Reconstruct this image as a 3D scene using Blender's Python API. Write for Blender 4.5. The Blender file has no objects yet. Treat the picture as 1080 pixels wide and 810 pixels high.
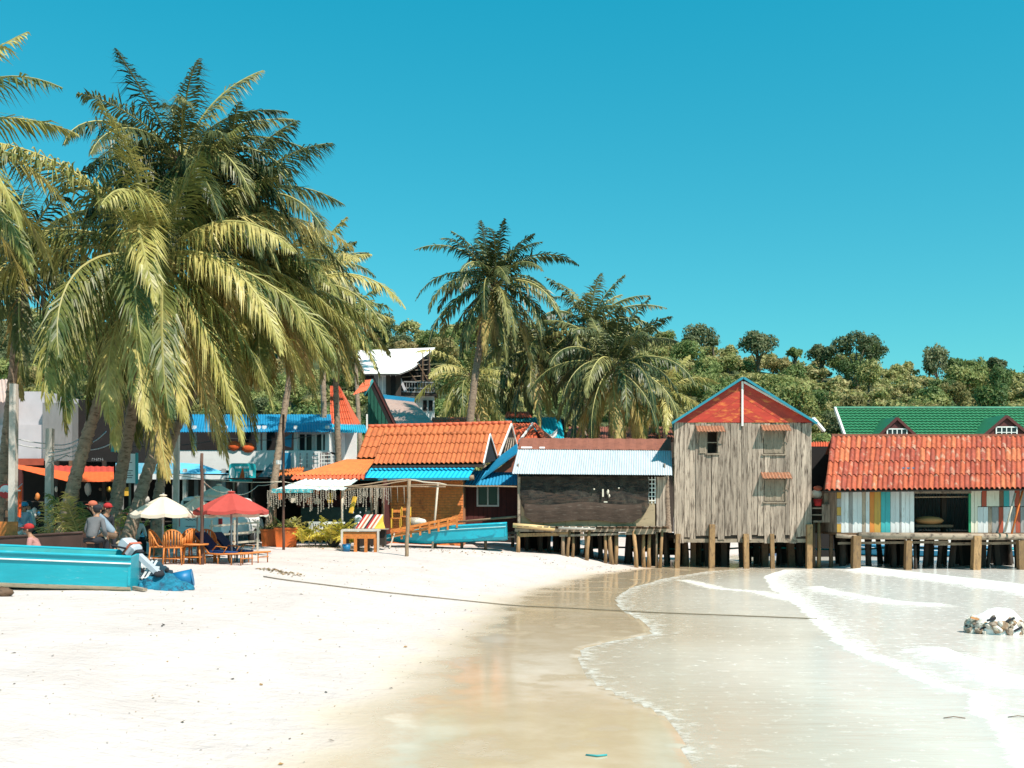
import bpy, bmesh, math, random
import numpy as np
from mathutils import Vector, Matrix, noise as mnoise

scene = bpy.context.scene
R = math.radians
rng = random.Random(7)

# ---------------------------------------------------------------- camera
CAMZ = 2.3
cam_d = bpy.data.cameras.new("camera"); cam = bpy.data.objects.new("camera", cam_d)
scene.collection.objects.link(cam); scene.camera = cam
cam.location = (0, 0, CAMZ); cam.rotation_euler = (R(90), 0, 0)
cam_d.sensor_width = 36; cam_d.lens = 36
cam_d.shift_y = 130/1080
cam_d.clip_start = .1; cam_d.clip_end = 3000

# ---------------------------------------------------------------- light
SUN = Vector((0.38, -0.44, 0.81)).normalized()
w = bpy.data.worlds.new("World"); scene.world = w; w.use_nodes = True
nt = w.node_tree; nt.nodes.clear()
out = nt.nodes.new('ShaderNodeOutputWorld'); bg = nt.nodes.new('ShaderNodeBackground')
sky = nt.nodes.new('ShaderNodeTexSky'); sky.sky_type = 'NISHITA'; sky.sun_disc = False
sky.sun_elevation = math.asin(SUN.z); sky.sun_rotation = math.atan2(SUN.x, SUN.y)
sky.air_density = 1.0; sky.dust_density = .3; sky.ozone_density = 1.0
tint = nt.nodes.new('ShaderNodeMix'); tint.data_type = 'RGBA'; tint.blend_type = 'MULTIPLY'
tint.inputs[0].default_value = 1; tint.inputs[7].default_value = (.135, .96, .92, 1)
gen = nt.nodes.new('ShaderNodeTexCoord'); sxyz = nt.nodes.new('ShaderNodeSeparateXYZ'); nt.links.new(gen.outputs['Generated'], sxyz.inputs[0])
hr = nt.nodes.new('ShaderNodeMapRange'); hr.inputs[1].default_value = .08; hr.inputs[2].default_value = .46; nt.links.new(sxyz.outputs[2], hr.inputs[0])
tm = nt.nodes.new('ShaderNodeMix'); tm.data_type = 'RGBA'; nt.links.new(hr.outputs[0], tm.inputs[0])   # paler towards the horizon, deeper turquoise above
tm.inputs[6].default_value = (.29, .80, .71, 1); tm.inputs[7].default_value = (.075, 1.14, 1.02, 1); nt.links.new(tm.outputs[2], tint.inputs[7])
nt.links.new(sky.outputs[0], tint.inputs[6]); nt.links.new(tint.outputs[2], bg.inputs[0])
bg.inputs[1].default_value = .11
nt.links.new(bg.outputs[0], out.inputs[0])
sd = bpy.data.lights.new("sun", 'SUN'); sd.energy = 4.8; sd.angle = R(.5); sd.color = (1, .915, .815)
so = bpy.data.objects.new("sun", sd); scene.collection.objects.link(so)
so.rotation_euler = SUN.to_track_quat('Z', 'Y').to_euler(); so.location = (20, -10, 40)
scene.view_settings.view_transform = 'Standard'; scene.view_settings.look = 'None'
scene.view_settings.exposure = .62; scene.view_settings.gamma = 1
scene.view_settings.use_curve_mapping = False
scene.cycles.max_bounces = 7; scene.cycles.transparent_max_bounces = 8
scene.cycles.use_denoising = True

def W(px, py, D):
    return Vector(((px-540)/1080*D, D, CAMZ+(535-py)/1080*D))
def WX(px, D): return (px-540)/1080*D
def WZ(py, D): return CAMZ+(535-py)/1080*D

# ---------------------------------------------------------------- objects
ORG = {}
def tagp(o, label=None, cat=None, group=None, kind=None):
    if label: o['label'] = label
    if cat: o['category'] = cat
    if group: o['group'] = group
    if kind: o['kind'] = kind
    return o
def link(o, parent=None):
    scene.collection.objects.link(o)
    if parent is not None: o.parent = parent
    return o
def thing(name, label, cat, loc=(0, 0, 0), group=None, rz=0):
    o = bpy.data.objects.new(name, None); link(o)
    o.location = loc; o.rotation_euler.z = rz; o.empty_display_size = .2
    ORG[o.name] = Vector(loc)
    return tagp(o, label, cat, group)
def org(p):
    v = Vector((0, 0, 0))
    while p is not None:
        v = v+ORG.get(p.name, Vector((0, 0, 0))); p = p.parent
    return v

class MB:
    """collects shapes in one coordinate frame and links them as one mesh object"""
    def __init__(s): s.v = []; s.f = []; s.mi = []; s.sm = []
    def add(s, vs, fs, mi=0, smooth=False):
        o = len(s.v); s.v += [tuple(x) for x in vs]
        for f in fs: s.f.append([i+o for i in f]); s.mi.append(mi); s.sm.append(smooth)
        return s
    def box(s, c, size, rot=None, mi=0):
        hx, hy, hz = size[0]/2, size[1]/2, size[2]/2
        vs = [Vector((x, y, z)) for x in (-hx, hx) for y in (-hy, hy) for z in (-hz, hz)]
        if rot is not None: vs = [rot @ v for v in vs]
        c = Vector(c); vs = [v+c for v in vs]
        return s.add(vs, [(0, 1, 3, 2), (4, 6, 7, 5), (0, 4, 5, 1), (2, 3, 7, 6), (0, 2, 6, 4), (1, 5, 7, 3)], mi)
    def rbox(s, x0, x1, y0, y1, z0, z1, mi=0):
        return s.box(((x0+x1)/2, (y0+y1)/2, (z0+z1)/2), (abs(x1-x0), abs(y1-y0), abs(z1-z0)), None, mi)
    def beam(s, a, b, wd, ht=None, mi=0):
        a = Vector(a); b = Vector(b); d = b-a; ht = ht or wd
        q = d.to_track_quat('X', 'Z').to_matrix()
        return s.box((a+b)/2, (d.length, wd, ht), q, mi)
    def tube(s, pts, rad, n=8, mi=0, cap=True, smooth=True, jit=0):
        pts = [Vector(p) for p in pts]
        if not hasattr(rad, '__len__'): rad = [rad]*len(pts)
        vs = []; fs = []; ref = None
        for i, p in enumerate(pts):
            t = (pts[min(i+1, len(pts)-1)]-pts[max(i-1, 0)])
            t = t.normalized() if t.length > 1e-9 else Vector((0, 0, 1))
            if ref is None: ref = Vector((0, 0, 1)) if abs(t.z) < .9 else Vector((1, 0, 0))
            u = (ref-t*ref.dot(t)).normalized(); v = t.cross(u); ref = u
            for k in range(n):
                a = 2*math.pi*k/n; r = rad[i]*(1+(rng.uniform(-jit, jit) if jit else 0))
                vs.append(p+(u*math.cos(a)+v*math.sin(a))*r)
        for i in range(len(pts)-1):
            for k in range(n):
                fs.append((i*n+k, i*n+(k+1) % n, (i+1)*n+(k+1) % n, (i+1)*n+k))
        s.add(vs, fs, mi, smooth)
        if cap:
            o = len(s.v)-len(vs)
            s.f.append([o+k for k in range(n)][::-1]); s.mi.append(mi); s.sm.append(False)
            s.f.append([o+(len(pts)-1)*n+k for k in range(n)]); s.mi.append(mi); s.sm.append(False)
        return s
    def ell(s, c, r, nu=10, nv=7, mi=0, rot=None, jit=0):
        vs = []; fs = []; c = Vector(c)
        for j in range(nv+1):
            th = math.pi*j/nv
            for i in range(nu):
                a = 2*math.pi*i/nu; q = 1+(rng.uniform(-jit, jit) if jit else 0)
                p = Vector((r[0]*math.sin(th)*math.cos(a)*q, r[1]*math.sin(th)*math.sin(a)*q, r[2]*math.cos(th)*q))
                vs.append((rot @ p if rot is not None else p)+c)
        for j in range(nv):
            for i in range(nu):
                fs.append((j*nu+i, (j+1)*nu+i, (j+1)*nu+(i+1) % nu, j*nu+(i+1) % nu))
        return s.add(vs, fs, mi, True)
    def poly(s, pts, th=None, mi=0):
        """planar polygon; th = thickness vector"""
        pts = [Vector(p) for p in pts]; n = len(pts)
        if th is None: return s.add(pts, [tuple(range(n))], mi)
        th = Vector(th); vs = pts+[p+th for p in pts]
        fs = [tuple(range(n)), tuple(range(2*n-1, n-1, -1))]+[(i, n+i, n+(i+1) % n, (i+1) % n) for i in range(n)]
        return s.add(vs, fs, mi)
    def corr(s, a, b, c, d, waves, amp, rows=1, mi=0, th=.012, sag=0, course=0):
        """corrugated sheet; a,b lower edge (left,right), c,d upper edge (right,left)"""
        a, b, c, d = map(Vector, (a, b, c, d))
        nrm = (b-a).cross(d-a).normalized()
        if nrm.z < 0 and abs(nrm.z) > .05: nrm = -nrm
        n = waves*4; prof = [0, 1, 0, -1]; vs = []; fs = []
        rr = []
        for j in range(rows):
            rr.append((j/rows, course if course else 0)); 
            if course: rr.append(((j+1)/rows-.002, 0))
        rr.append((1, 0))
        for (v, off) in rr:
            for i in range(n+1):
                u = i/n
                p = (a.lerp(b, u)).lerp(d.lerp(c, u), v)
                p = p+nrm*(prof[i % 4]*amp+off)-Vector((0, 0, sag*4*v*(1-v)))
                vs.append(p)
        m = len(rr); o = len(vs)
        vs += [v-nrm*th for v in vs]
        for j in range(m-1):
            for i in range(n):
                q = (j*(n+1)+i, j*(n+1)+i+1, (j+1)*(n+1)+i+1, (j+1)*(n+1)+i)
                fs.append(q); fs.append(tuple(k+o for k in q[::-1]))
        for i in range(n):
            fs.append((i+1, i, i+o, i+1+o)); k = (m-1)*(n+1)+i; fs.append((k, k+1, k+1+o, k+o))
        for j in range(m-1):
            k = j*(n+1); fs.append((k, k+n+1, k+n+1+o, k+o)); k += n; fs.append((k+n+1, k, k+o, k+n+1+o))
        return s.add(vs, fs, mi)
    def build(s, name, mat, parent=None, fix=True, **tags):
        o0 = org(parent) if fix else Vector((0, 0, 0))
        me = bpy.data.meshes.new(name)
        me.from_pydata([(x-o0.x, y-o0.y, z-o0.z) for x, y, z in s.v], [], s.f)
        mats = mat if isinstance(mat, (list, tuple)) else [mat]
        for m in mats: me.materials.append(m)
        me.polygons.foreach_set('material_index', s.mi); me.polygons.foreach_set('use_smooth', s.sm)
        me.update()
        o = bpy.data.objects.new(name, me); link(o, parent)
        return tagp(o, tags.get('label'), tags.get('cat'), tags.get('group'), tags.get('kind'))

CUBE = {}
def cube_mesh(mat, key='piece'):
    k = (mat.name, key)
    if k not in CUBE:
        m = MB(); m.box((0, 0, 0), (1, 1, 1))
        me = bpy.data.meshes.new(key); me.from_pydata(m.v, [], m.f); me.materials.append(mat)
        CUBE[k] = me
    return CUBE[k]
def piece(name, parent, c, size, mat, rot=None):
    """a box piece sharing one mesh per material; c in world, parent unrotated"""
    o = bpy.data.objects.new(name, cube_mesh(mat)); link(o, parent)
    mt = (rot.to_4x4() if rot is not None else Matrix.Identity(4)) @ Matrix.Diagonal((size[0], size[1], size[2], 1))
    mt.translation = Vector(c)-org(parent); o.matrix_basis = mt
    return o
def beam_piece(name, parent, a, b, wd, ht, mat):
    a = Vector(a); b = Vector(b); d = b-a
    return piece(name, parent, (a+b)/2, (d.length, wd, ht), mat, d.to_track_quat('X', 'Z').to_matrix())
def children(o): return [c for c in scene.collection.objects if c.parent == o]
def copy_tree(o, parent=None, kids=None):
    if kids is None:
        kids = {}
        for c in scene.collection.objects:
            if c.parent: kids.setdefault(c.parent.name, []).append(c)
    c = o.copy(); scene.collection.objects.link(c); c.parent = parent
    for ch in kids.get(o.name, []): copy_tree(ch, c, kids)
    return c

# ---------------------------------------------------------------- materials
def mix(nt, a, b, fac, mode='MIX'):
    n = nt.nodes.new('ShaderNodeMix'); n.data_type = 'RGBA'; n.blend_type = mode
    for sock, v in ((n.inputs[0], fac), (n.inputs[6], a), (n.inputs[7], b)):
        if isinstance(v, (tuple, list)): sock.default_value = (*v[:3], 1)
        elif isinstance(v, (int, float)): sock.default_value = v
        else: nt.links.new(v, sock)
    return n.outputs[2]
def mth(nt, op, a, b=0.0, c=None, clamp=False):
    n = nt.nodes.new('ShaderNodeMath'); n.operation = op; n.use_clamp = clamp
    for i, v in enumerate((a, b) if c is None else (a, b, c)):
        if isinstance(v, (int, float)): n.inputs[i].default_value = v
        else: nt.links.new(v, n.inputs[i])
    return n.outputs[0]
def mrange(nt, v, a, b, c=0, d=1):
    n = nt.nodes.new('ShaderNodeMapRange'); nt.links.new(v, n.inputs[0])
    for i, x in enumerate((a, b, c, d)): n.inputs[i+1].default_value = x
    return n.outputs[0]
def noisen(nt, vec, scale, detail=5, rough=.55):
    n = nt.nodes.new('ShaderNodeTexNoise'); n.inputs['Scale'].default_value = scale
    n.inputs['Detail'].default_value = detail; n.inputs['Roughness'].default_value = rough
    nt.links.new(vec, n.inputs['Vector']); return n.outputs[0]
MATS = {}
def M(name, col, rough=.7, var=.25, scale=3, stretch=(1, 1, 1), col2=None, cov=.5, scale2=None, bump=.15,
      metal=0, rnd=0, ramp=None, spec=.4, local=False, trans=0, sheen=0, emit=None):
    """procedural surface: base colour, broken up by noise, patches of a second colour, per-object variation"""
    if name in MATS: return MATS[name]
    m = bpy.data.materials.new(name); m.use_nodes = True; nt = m.node_tree; MATS[name] = m
    b = nt.nodes['Principled BSDF']; L = nt.links.new
    oi = nt.nodes.new('ShaderNodeObjectInfo')
    if local:
        tc = nt.nodes.new('ShaderNodeTexCoord'); pos = tc.outputs['Object']
    else:
        g = nt.nodes.new('ShaderNodeNewGeometry'); pos = g.outputs['Position']
    vm = nt.nodes.new('ShaderNodeVectorMath'); vm.operation = 'MULTIPLY'; L(pos, vm.inputs[0]); vm.inputs[1].default_value = stretch
    va = nt.nodes.new('ShaderNodeVectorMath'); va.operation = 'ADD'; L(vm.outputs[0], va.inputs[0])
    sc = nt.nodes.new('ShaderNodeCombineXYZ'); r50 = mth(nt, 'MULTIPLY', oi.outputs['Random'], 37.0)
    for i in range(3): L(r50, sc.inputs[i])
    L(sc.outputs[0], va.inputs[1]); vec = va.outputs[0]
    if ramp:
        cr = nt.nodes.new('ShaderNodeValToRGB'); e = cr.color_ramp; e.interpolation = 'CONSTANT'
        while len(e.elements) < len(ramp): e.elements.new(.5)
        for i, c in enumerate(ramp): e.elements[i].position = i/len(ramp); e.elements[i].color = (*c, 1)
        L(oi.outputs['Random'], cr.inputs[0]); base = cr.outputs[0]
    else: base = col
    n1 = noisen(nt, vec, scale, 6, .6)
    v1 = mrange(nt, n1, .25, .75, 1-var, 1+var)
    if rnd:
        rr = mrange(nt, oi.outputs['Random'], 0, 1, 1-rnd, 1+rnd); v1 = mth(nt, 'MULTIPLY', v1, rr)
    cc = nt.nodes.new('ShaderNodeCombineXYZ')
    for i in range(3): L(v1, cc.inputs[i])
    c = mix(nt, base, cc.outputs[0], 1.0, 'MULTIPLY')
    if col2:
        n2 = noisen(nt, vec, scale2 or scale*1.7, 7, .65)
        msk = mrange(nt, n2, 1-cov-.06+.0, 1-cov+.08, 0, 1)
        c = mix(nt, c, col2, msk)
    L(c, b.inputs['Base Color'])
    b.inputs['Roughness'].default_value = rough; b.inputs['Metallic'].default_value = metal
    b.inputs['Specular IOR Level'].default_value = spec
    if bump:
        bn = nt.nodes.new('ShaderNodeBump'); bn.inputs['Strength'].default_value = bump; bn.inputs['Distance'].default_value = .03
        L(noisen(nt, vec, scale*4, 5, .65), bn.inputs['Height']); L(bn.outputs[0], b.inputs['Normal'])
    if trans:
        t = nt.nodes.new('ShaderNodeBsdfTranslucent'); L(c, t.inputs[0])
        ms = nt.nodes.new('ShaderNodeMixShader'); ms.inputs[0].default_value = trans
        o = nt.nodes['Material Output']; L(b.outputs[0], ms.inputs[1]); L(t.outputs[0], ms.inputs[2]); L(ms.outputs[0], o.inputs[0])
    return m

grey_wood = M('weathered_plank', (.36, .28, .22), .85, .42, 1.1, (9, 9, .8), (.08, .055, .04), .45, 2.1, .5, rnd=.24)
grey_wood2 = M('weathered_beam', (.27, .21, .155), .85, .3, 2, (1, 1, 1), (.09, .065, .05), .42, 5, .5, rnd=.2)
post_tan = M('stilt_tan', (.30, .175, .08), .8, .3, 3, (3, 3, 1), (.14, .085, .05), .42, 4, .5, rnd=.3)
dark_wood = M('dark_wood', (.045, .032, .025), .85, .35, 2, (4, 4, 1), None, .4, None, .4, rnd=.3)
brown_wood = M('brown_wood', (.14, .08, .045), .7, .3, 3, (2, 2, 2), (.05, .03, .02), .4, 6, .4, rnd=.2)
plywood = M('plywood', (.36, .27, .17), .8, .2, 1.5, (1, 1, 4), (.16, .12, .08), .38, 3, .2, rnd=.1)
red_paint = M('red_painted_board', (.38, .032, .016), .6, .25, 1.2, (1, 1, 3), (.62, .17, .035), .41, 1.9, .2, rnd=.12)
white_trim = M('white_trim', (.72, .70, .66), .6, .12, 3, (1, 1, 1), (.42, .36, .3), .34, 6, .1)
teal_metal = M('teal_metal', (.02, .20, .27), .5, .15, 2, (1, 1, 1), None, .4, None, .05)
blue_metal = M('blue_roof_metal', (.015, .21, .38), .5, .15, 1.5, (1, 1, 1), (.02, .15, .28), .35, 3, .05, rnd=.1)
cyan_tarp = M('cyan_tarp', (.02, .36, .50), .55, .2, 2, (1, 1, 1), (.10, .5, .62), .35, 4, .3)
tin = M('pale_tin_sheet', (.50, .54, .57), .5, .10, .8, (5, 1, 1), (.36, .42, .47), .38, 1.3, .05, metal=.15, rnd=.06)
rust_tin = M('rusty_tin', (.22, .075, .045), .8, .2, 3, (1, 1, 1), (.15, .05, .035), .4, 7, .2)
tile_old = M('old_red_tile', (.4, .1, .05), .85, .34, 5, (1, 1, 1), (.46, .31, .22), .38, 1.9, .3, rnd=.12,
             ramp=[(.40, .085, .042), (.34, .07, .04), (.44, .105, .045), (.37, .08, .04), (.42, .095, .042), (.31, .068, .04), (.40, .09, .045), (.46, .13, .055)])
tile_new = M('orange_tile', (.44, .12, .038), .75, .26, 3, (1, 1, 1), (.42, .09, .03), .36, 5, .15, rnd=.10)
tile_low = M('orange_low_tile', (.56, .16, .04), .7, .15, 3, (1, 1, 1), (.4, .12, .04), .4, 5, .2, rnd=.05)
coral_roof = M('coral_roof', (.58, .12, .05), .7, .12, 3, (1, 1, 1), (.45, .09, .04), .4, 6, .1)
green_tile = M('green_tile', (.026, .17, .075), .55, .2, 6, (1, 1, 1), (.018, .11, .05), .4, 9, .15)
brick = M('orange_brick', (.56, .17, .045), .9, .3, 6, (1, 1, 1), (.36, .10, .035), .42, 3, .4, rnd=.3)
mortar = M('mortar', (.42, .19, .09), .95, .2, 5)
maroon = M('maroon_board', (.085, .02, .018), .75, .2, 3, (4, 4, 1), None, .4, None, .2, rnd=.12)
glass = M('dark_glass', (.02, .025, .03), .12, .1, 3, bump=0, spec=.3)
black_void = M('black_void_board', (.012, .010, .010), .9, .3, 3, rnd=.2)  # near-black: shade of interiors put into the colour; also plain black boards
dark_green = M('dark_green_board', (.02, .05, .045), .8, .25, 3)
white_wall = M('white_plaster', (.66, .65, .64), .85, .08, 2, (1, 1, 1), (.48, .46, .45), .34, 4, .1)
lilac_wall = M('lilac_plaster', (.46, .43, .45), .85, .1, 2, (1, 1, 1), (.45, .42, .43), .36, 4, .1)
grey_sheet = M('grey_sheet', (.20, .20, .20), .7, .15, 2, (5, 5, 1), None, .4, None, .1, rnd=.08)
concrete = M('concrete_post', (.50, .45, .40), .9, .15, 4, (2, 2, 1), (.30, .25, .2), .36, 7, .3)
white_tin = M('white_tin', (.78, .76, .74), .6, .06, 1, bump=.03)
pink_roof = M('faded_pink_tile', (.50, .37, .32), .85, .12, 4, (1, 1, 1), (.36, .26, .22), .4, 8, .2)
green_wall = M('deep_green_plank', (.008, .09, .06), .7, .2, 3)
orange_awn = M('orange_awning', (.82, .13, .03), .7, .12, 3, (1, 1, 1), (.7, .2, .05), .35, 5, .15, trans=.15)
red_awn = M('red_awning', (.5, .06, .04), .7, .15, 3, trans=.1)
teal_paint = M('teal_hull_paint', (.006, .32, .40), .45, .14, 1.2, (1, 1, 4), (.16, .42, .45), .335, 3.5, .15, spec=.5)
teal_paint2 = M('bright_teal_hull_paint', (.006, .36, .47), .4, .14, 2, (1, 1, 1), (.01, .23, .33), .4, 5, .1, spec=.5)
teal_board = M('teal_board', (.04, .30, .31), .6, .15, 2, (1, 1, 1), (.06, .25, .25), .35, 5, .1)
white_board = M('white_board', (.54, .54, .53), .75, .12, 2, (6, 6, .8), (.33, .28, .23), .37, 2.4, .25, rnd=.12)
cream_board = M('cream_board', (.58, .53, .42), .75, .1, 2, (6, 6, .8), (.4, .34, .25), .36, 2.4, .2, rnd=.05)
orange_board = M('orange_board', (.50, .17, .03), .75, .15, 2, (6, 6, .8), (.28, .12, .05), .38, 2.4, .2)
mustard_board = M('mustard_board', (.44, .25, .05), .75, .15, 2, (6, 6, .8), (.3, .2, .08), .38, 2.4, .2)
rust_board = M('rust_board', (.33, .06, .03), .75, .15, 2, (6, 6, .8), (.2, .08, .05), .38, 2.4, .2)
grey_board = M('grey_board', (.27, .26, .25), .8, .2, 2, (6, 6, .8), (.14, .12, .1), .4, 2.4, .3, rnd=.15)
hull_cream = M('hull_cream_band', (.52, .46, .34), .7, .2, 3, (1, 1, 6), (.22, .25, .16), .4, 4, .1)
hull_dark = M('hull_dark_plank', (.06, .03, .022), .7, .25, 3)
hull_blue = M('hull_navy', (.008, .05, .13), .5, .2, 3)
white_paint = M('white_paint', (.74, .75, .75), .5, .08, 3, bump=.05)
orange_wood = M('orange_varnish', (.52, .17, .035), .5, .25, 8, (1, 1, 1), (.34, .10, .025), .4, 12, .3, rnd=.12)
navy_cloth = M('navy_cushion', (.004, .014, .06), .85, .2, 4)
blue_cloth = M('blue_cushion', (.006, .05, .17), .85, .2, 4)
beige_cloth = M('beige_canvas', (.78, .66, .53), .9, .05, 3, trans=.25, bump=.05)
red_cloth = M('red_canvas', (.50, .075, .06), .85, .1, 3, trans=.2, bump=.05)
cream_cloth = M('cream_canvas', (.72, .66, .55), .9, .06, 3, trans=.2, bump=.05)
rust_pole = M('rusty_pole', (.10, .045, .03), .7, .3, 6, (1, 1, 1), (.05, .03, .025), .4, 9, .3)
bamboo = M('bare_pole_wood', (.28, .19, .12), .75, .25, 6, (3, 3, 1), (.17, .11, .07), .4, 8, .3)
pale_pole = M('pale_pole_wood', (.50, .42, .33), .75, .15, 6, bump=.2)
rope_m = M('rope_fibre', (.20, .16, .11), .9, .25, 20)
cable_w = M('pale_cable', (.55, .55, .55), .7, .1, 3, bump=0)
cable_b = M('black_cable', (.03, .03, .03), .7, .1, 3, bump=0)
shell_m = M('shell_string', (.30, .26, .21), .8, .3, 20, rnd=.3)
clay_pot = M('orange_planter', (.62, .13, .025), .55, .12, 3)
skin_m = M('skin', (.34, .17, .10), .6, .08, 6, bump=.03)
hair_m = M('black_hair', (.012, .01, .01), .6, .2, 9)
van_white = M('van_paint', (.70, .69, .68), .5, .04, 2, bump=.0, spec=.3)
rubber = M('rubber', (.02, .02, .02), .8, .1, 4)
metal_g = M('grey_metal', (.33, .34, .36), .4, .15, 4, metal=.5, bump=.05)
net_blue = M('blue_net', (.01, .16, .25), .9, .5, 6, (1, 1, 1), (.02, .07, .12), .45, 9, .6)
net_dark = M('dark_net', (.012, .04, .06), .9, .5, 6, bump=.6)
bin_blue = M('blue_plastic', (.008, .14, .30), .45, .1, 3, bump=.05)
white_plastic = M('white_plastic', (.70, .70, .70), .45, .06, 3, bump=.03)
cloth_grey = M('grey_shirt', (.13, .125, .13), .9, .15, 5)
cloth_blue = M('pale_blue_shirt', (.30, .40, .50), .9, .12, 5)
cloth_white = M('white_shirt', (.66, .64, .60), .9, .08, 5)
cloth_slate = M('slate_shirt', (.22, .28, .34), .9, .12, 5)
cloth_red = M('red_cloth', (.38, .02, .02), .85, .12, 5)
cloth_coral = M('coral_cloth', (.45, .11, .06), .85, .12, 5)
cloth_dark = M('dark_cloth', (.02, .02, .025), .9, .2, 5)
cap_blue = M('blue_cap', (.02, .22, .38), .85, .12, 5)
yellow_m = M('yellow_panel', (.62, .36, .04), .7, .15, 5)
red_sign = M('red_enamel', (.50, .02, .02), .4, .08, 4)
screen_dark = M('charcoal_net', (.025, .022, .02), .9, .5, 2.2, (1, 1, 2), (.06, .05, .045), .42, 5, .4)
stone_m = M('rubble_stone', (.50, .42, .33), .85, .3, 7, (1, 1, 1), (.22, .14, .09), .4, 9, .4, rnd=.3,
            ramp=[(.50, .44, .35), (.42, .33, .25), (.56, .52, .46), (.34, .22, .14), (.28, .22, .17), (.58, .54, .47), (.14, .10, .08), (.46, .39, .32)])
wax_white = M('white_sack', (.78, .77, .74), .8, .08, 4, (1, 1, 1), (.6, .56, .48), .36, 6, .3)
trunk_m = M('palm_trunk', (.26, .19, .135), .9, .3, 4, (1, 1, 2.5), (.10, .065, .045), .42, 6, .6, rnd=.12)
bark_m = M('tree_bark', (.16, .12, .09), .9, .3, 4, (2, 2, 1))

def leafmat(name, cols, trans=.35, var=.35, rough=.55, scale=1.2, dead=None, deadcov=.34):
    """foliage: colour from per-object random through a ramp plus noise through the crown; light shines through"""
    m = bpy.data.materials.new(name); m.use_nodes = True; nt = m.node_tree; L = nt.links.new
    b = nt.nodes['Principled BSDF']; oi = nt.nodes.new('ShaderNodeObjectInfo'); g = nt.nodes.new('ShaderNodeNewGeometry')
    cr = nt.nodes.new('ShaderNodeValToRGB'); e = cr.color_ramp
    while len(e.elements) < len(cols): e.elements.new(.5)
    for i, c in enumerate(cols): e.elements[i].position = i/(len(cols)-1); e.elements[i].color = (*c, 1)
    n1 = noisen(nt, g.outputs['Position'], scale, 4, .6)
    f = mth(nt, 'ADD', mth(nt, 'MULTIPLY', oi.outputs['Random'], .75), mrange(nt, n1, .3, .7, -.18, .35), clamp=True)
    L(f, cr.inputs[0])
    n2 = noisen(nt, g.outputs['Position'], scale*5, 3, .6)
    v = mrange(nt, n2, .25, .75, 1-var, 1+var)
    cc = nt.nodes.new('ShaderNodeCombineXYZ')
    for i in range(3): L(v, cc.inputs[i])
    c = mix(nt, cr.outputs[0], cc.outputs[0], 1.0, 'MULTIPLY')
    if dead:
        n3 = noisen(nt, g.outputs['Position'], scale*1.3, 4, .6)
        c = mix(nt, c, dead, mrange(nt, n3, 1-deadcov-.05, 1-deadcov+.1))
    L(c, b.inputs['Base Color']); b.inputs['Roughness'].default_value = rough; b.inputs['Specular IOR Level'].default_value = .35
    t = nt.nodes.new('ShaderNodeBsdfTranslucent'); L(c, t.inputs[0])
    ms = nt.nodes.new('ShaderNodeMixShader'); ms.inputs[0].default_value = trans
    L(b.outputs[0], ms.inputs[1]); L(t.outputs[0], ms.inputs[2]); L(ms.outputs[0], nt.nodes['Material Output'].inputs[0])
    return m
palm_leaf = leafmat('palm_leaflet', [(.07, .10, .028), (.17, .175, .045), (.31, .28, .075), (.46, .39, .13), (.58, .48, .20)], .27, .35, .42)
palm_leaf_dark = leafmat('palm_leaflet_dark', [(.03, .048, .016), (.06, .078, .026), (.13, .135, .045), (.29, .265, .10)], .22, .35, .42)
palm_leaf_dry = leafmat('palm_leaflet_dry', [(.24, .19, .05), (.38, .28, .08), (.50, .37, .14), (.50, .33, .14)], .35)
rachis_m = M('palm_rachis', (.34, .30, .10), .6, .15, 5, rnd=.2)
young_leaf = leafmat('young_leaf', [(.30, .32, .04), (.55, .47, .06), (.78, .62, .12)], .4)
forest_leaf = leafmat('forest_leaf', [(.08, .13, .045), (.14, .20, .06), (.22, .26, .08), (.32, .32, .11), (.44, .38, .17)], .35, .5, .6, .35)
forest_dark = leafmat('forest_leaf_dark', [(.11, .14, .06), (.15, .17, .08), (.20, .21, .10)], .35, .4, .6, .35)
forest_dry = leafmat('forest_leaf_dry', [(.22, .20, .07), (.32, .26, .10), (.38, .27, .13)], .4, .4, .6, .35)

# ---------------------------------------------------------------- shore lines (on the water plane)
WL = .03
def sea(px, py):
    D = 1080*(CAMZ-WL)/(py-535); return ((px-540)/1080*D, D)
swash = [(-1.0, -14), (1.2, 2), (1.6, 6)]+[sea(*p) for p in
        [(722, 806), (715, 772), (690, 750), (650, 733), (622, 718), (607, 697), (613, 684), (640, 677), (688, 668), (676, 655), (652, 642), (648, 630), (664, 620), (700, 610), (745, 602.5)]]+[(8.2, 37.5), (9.5, 41), (9.5, 47.5), (14, 52), (30, 53), (60, 50), (160, 60), (420, 80)]
swash2 = [(3.2, 4), (3.9, 7)]+[sea(*p) for p in
        [(1068, 812), (1052, 780), (1028, 752), (1022, 732), (978, 724), (940, 703), (893, 686), (865, 664), (838, 637), (812, 619), (806, 608), (826, 601)]]
swash3 = [sea(*p) for p in [(722, 612), (760, 621), (800, 624), (836, 633)]]
caps = [([sea(*p) for p in [(905, 597.5), (930, 602), (975, 607), (1030, 613), (1085, 621), (1160, 632)]], .9),
        ([sea(*p) for p in [(872, 621), (905, 629), (945, 635), (975, 637)]], .55),
        ([sea(*p) for p in [(1010, 690), (1060, 712), (1120, 722)]], .5)]

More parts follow.
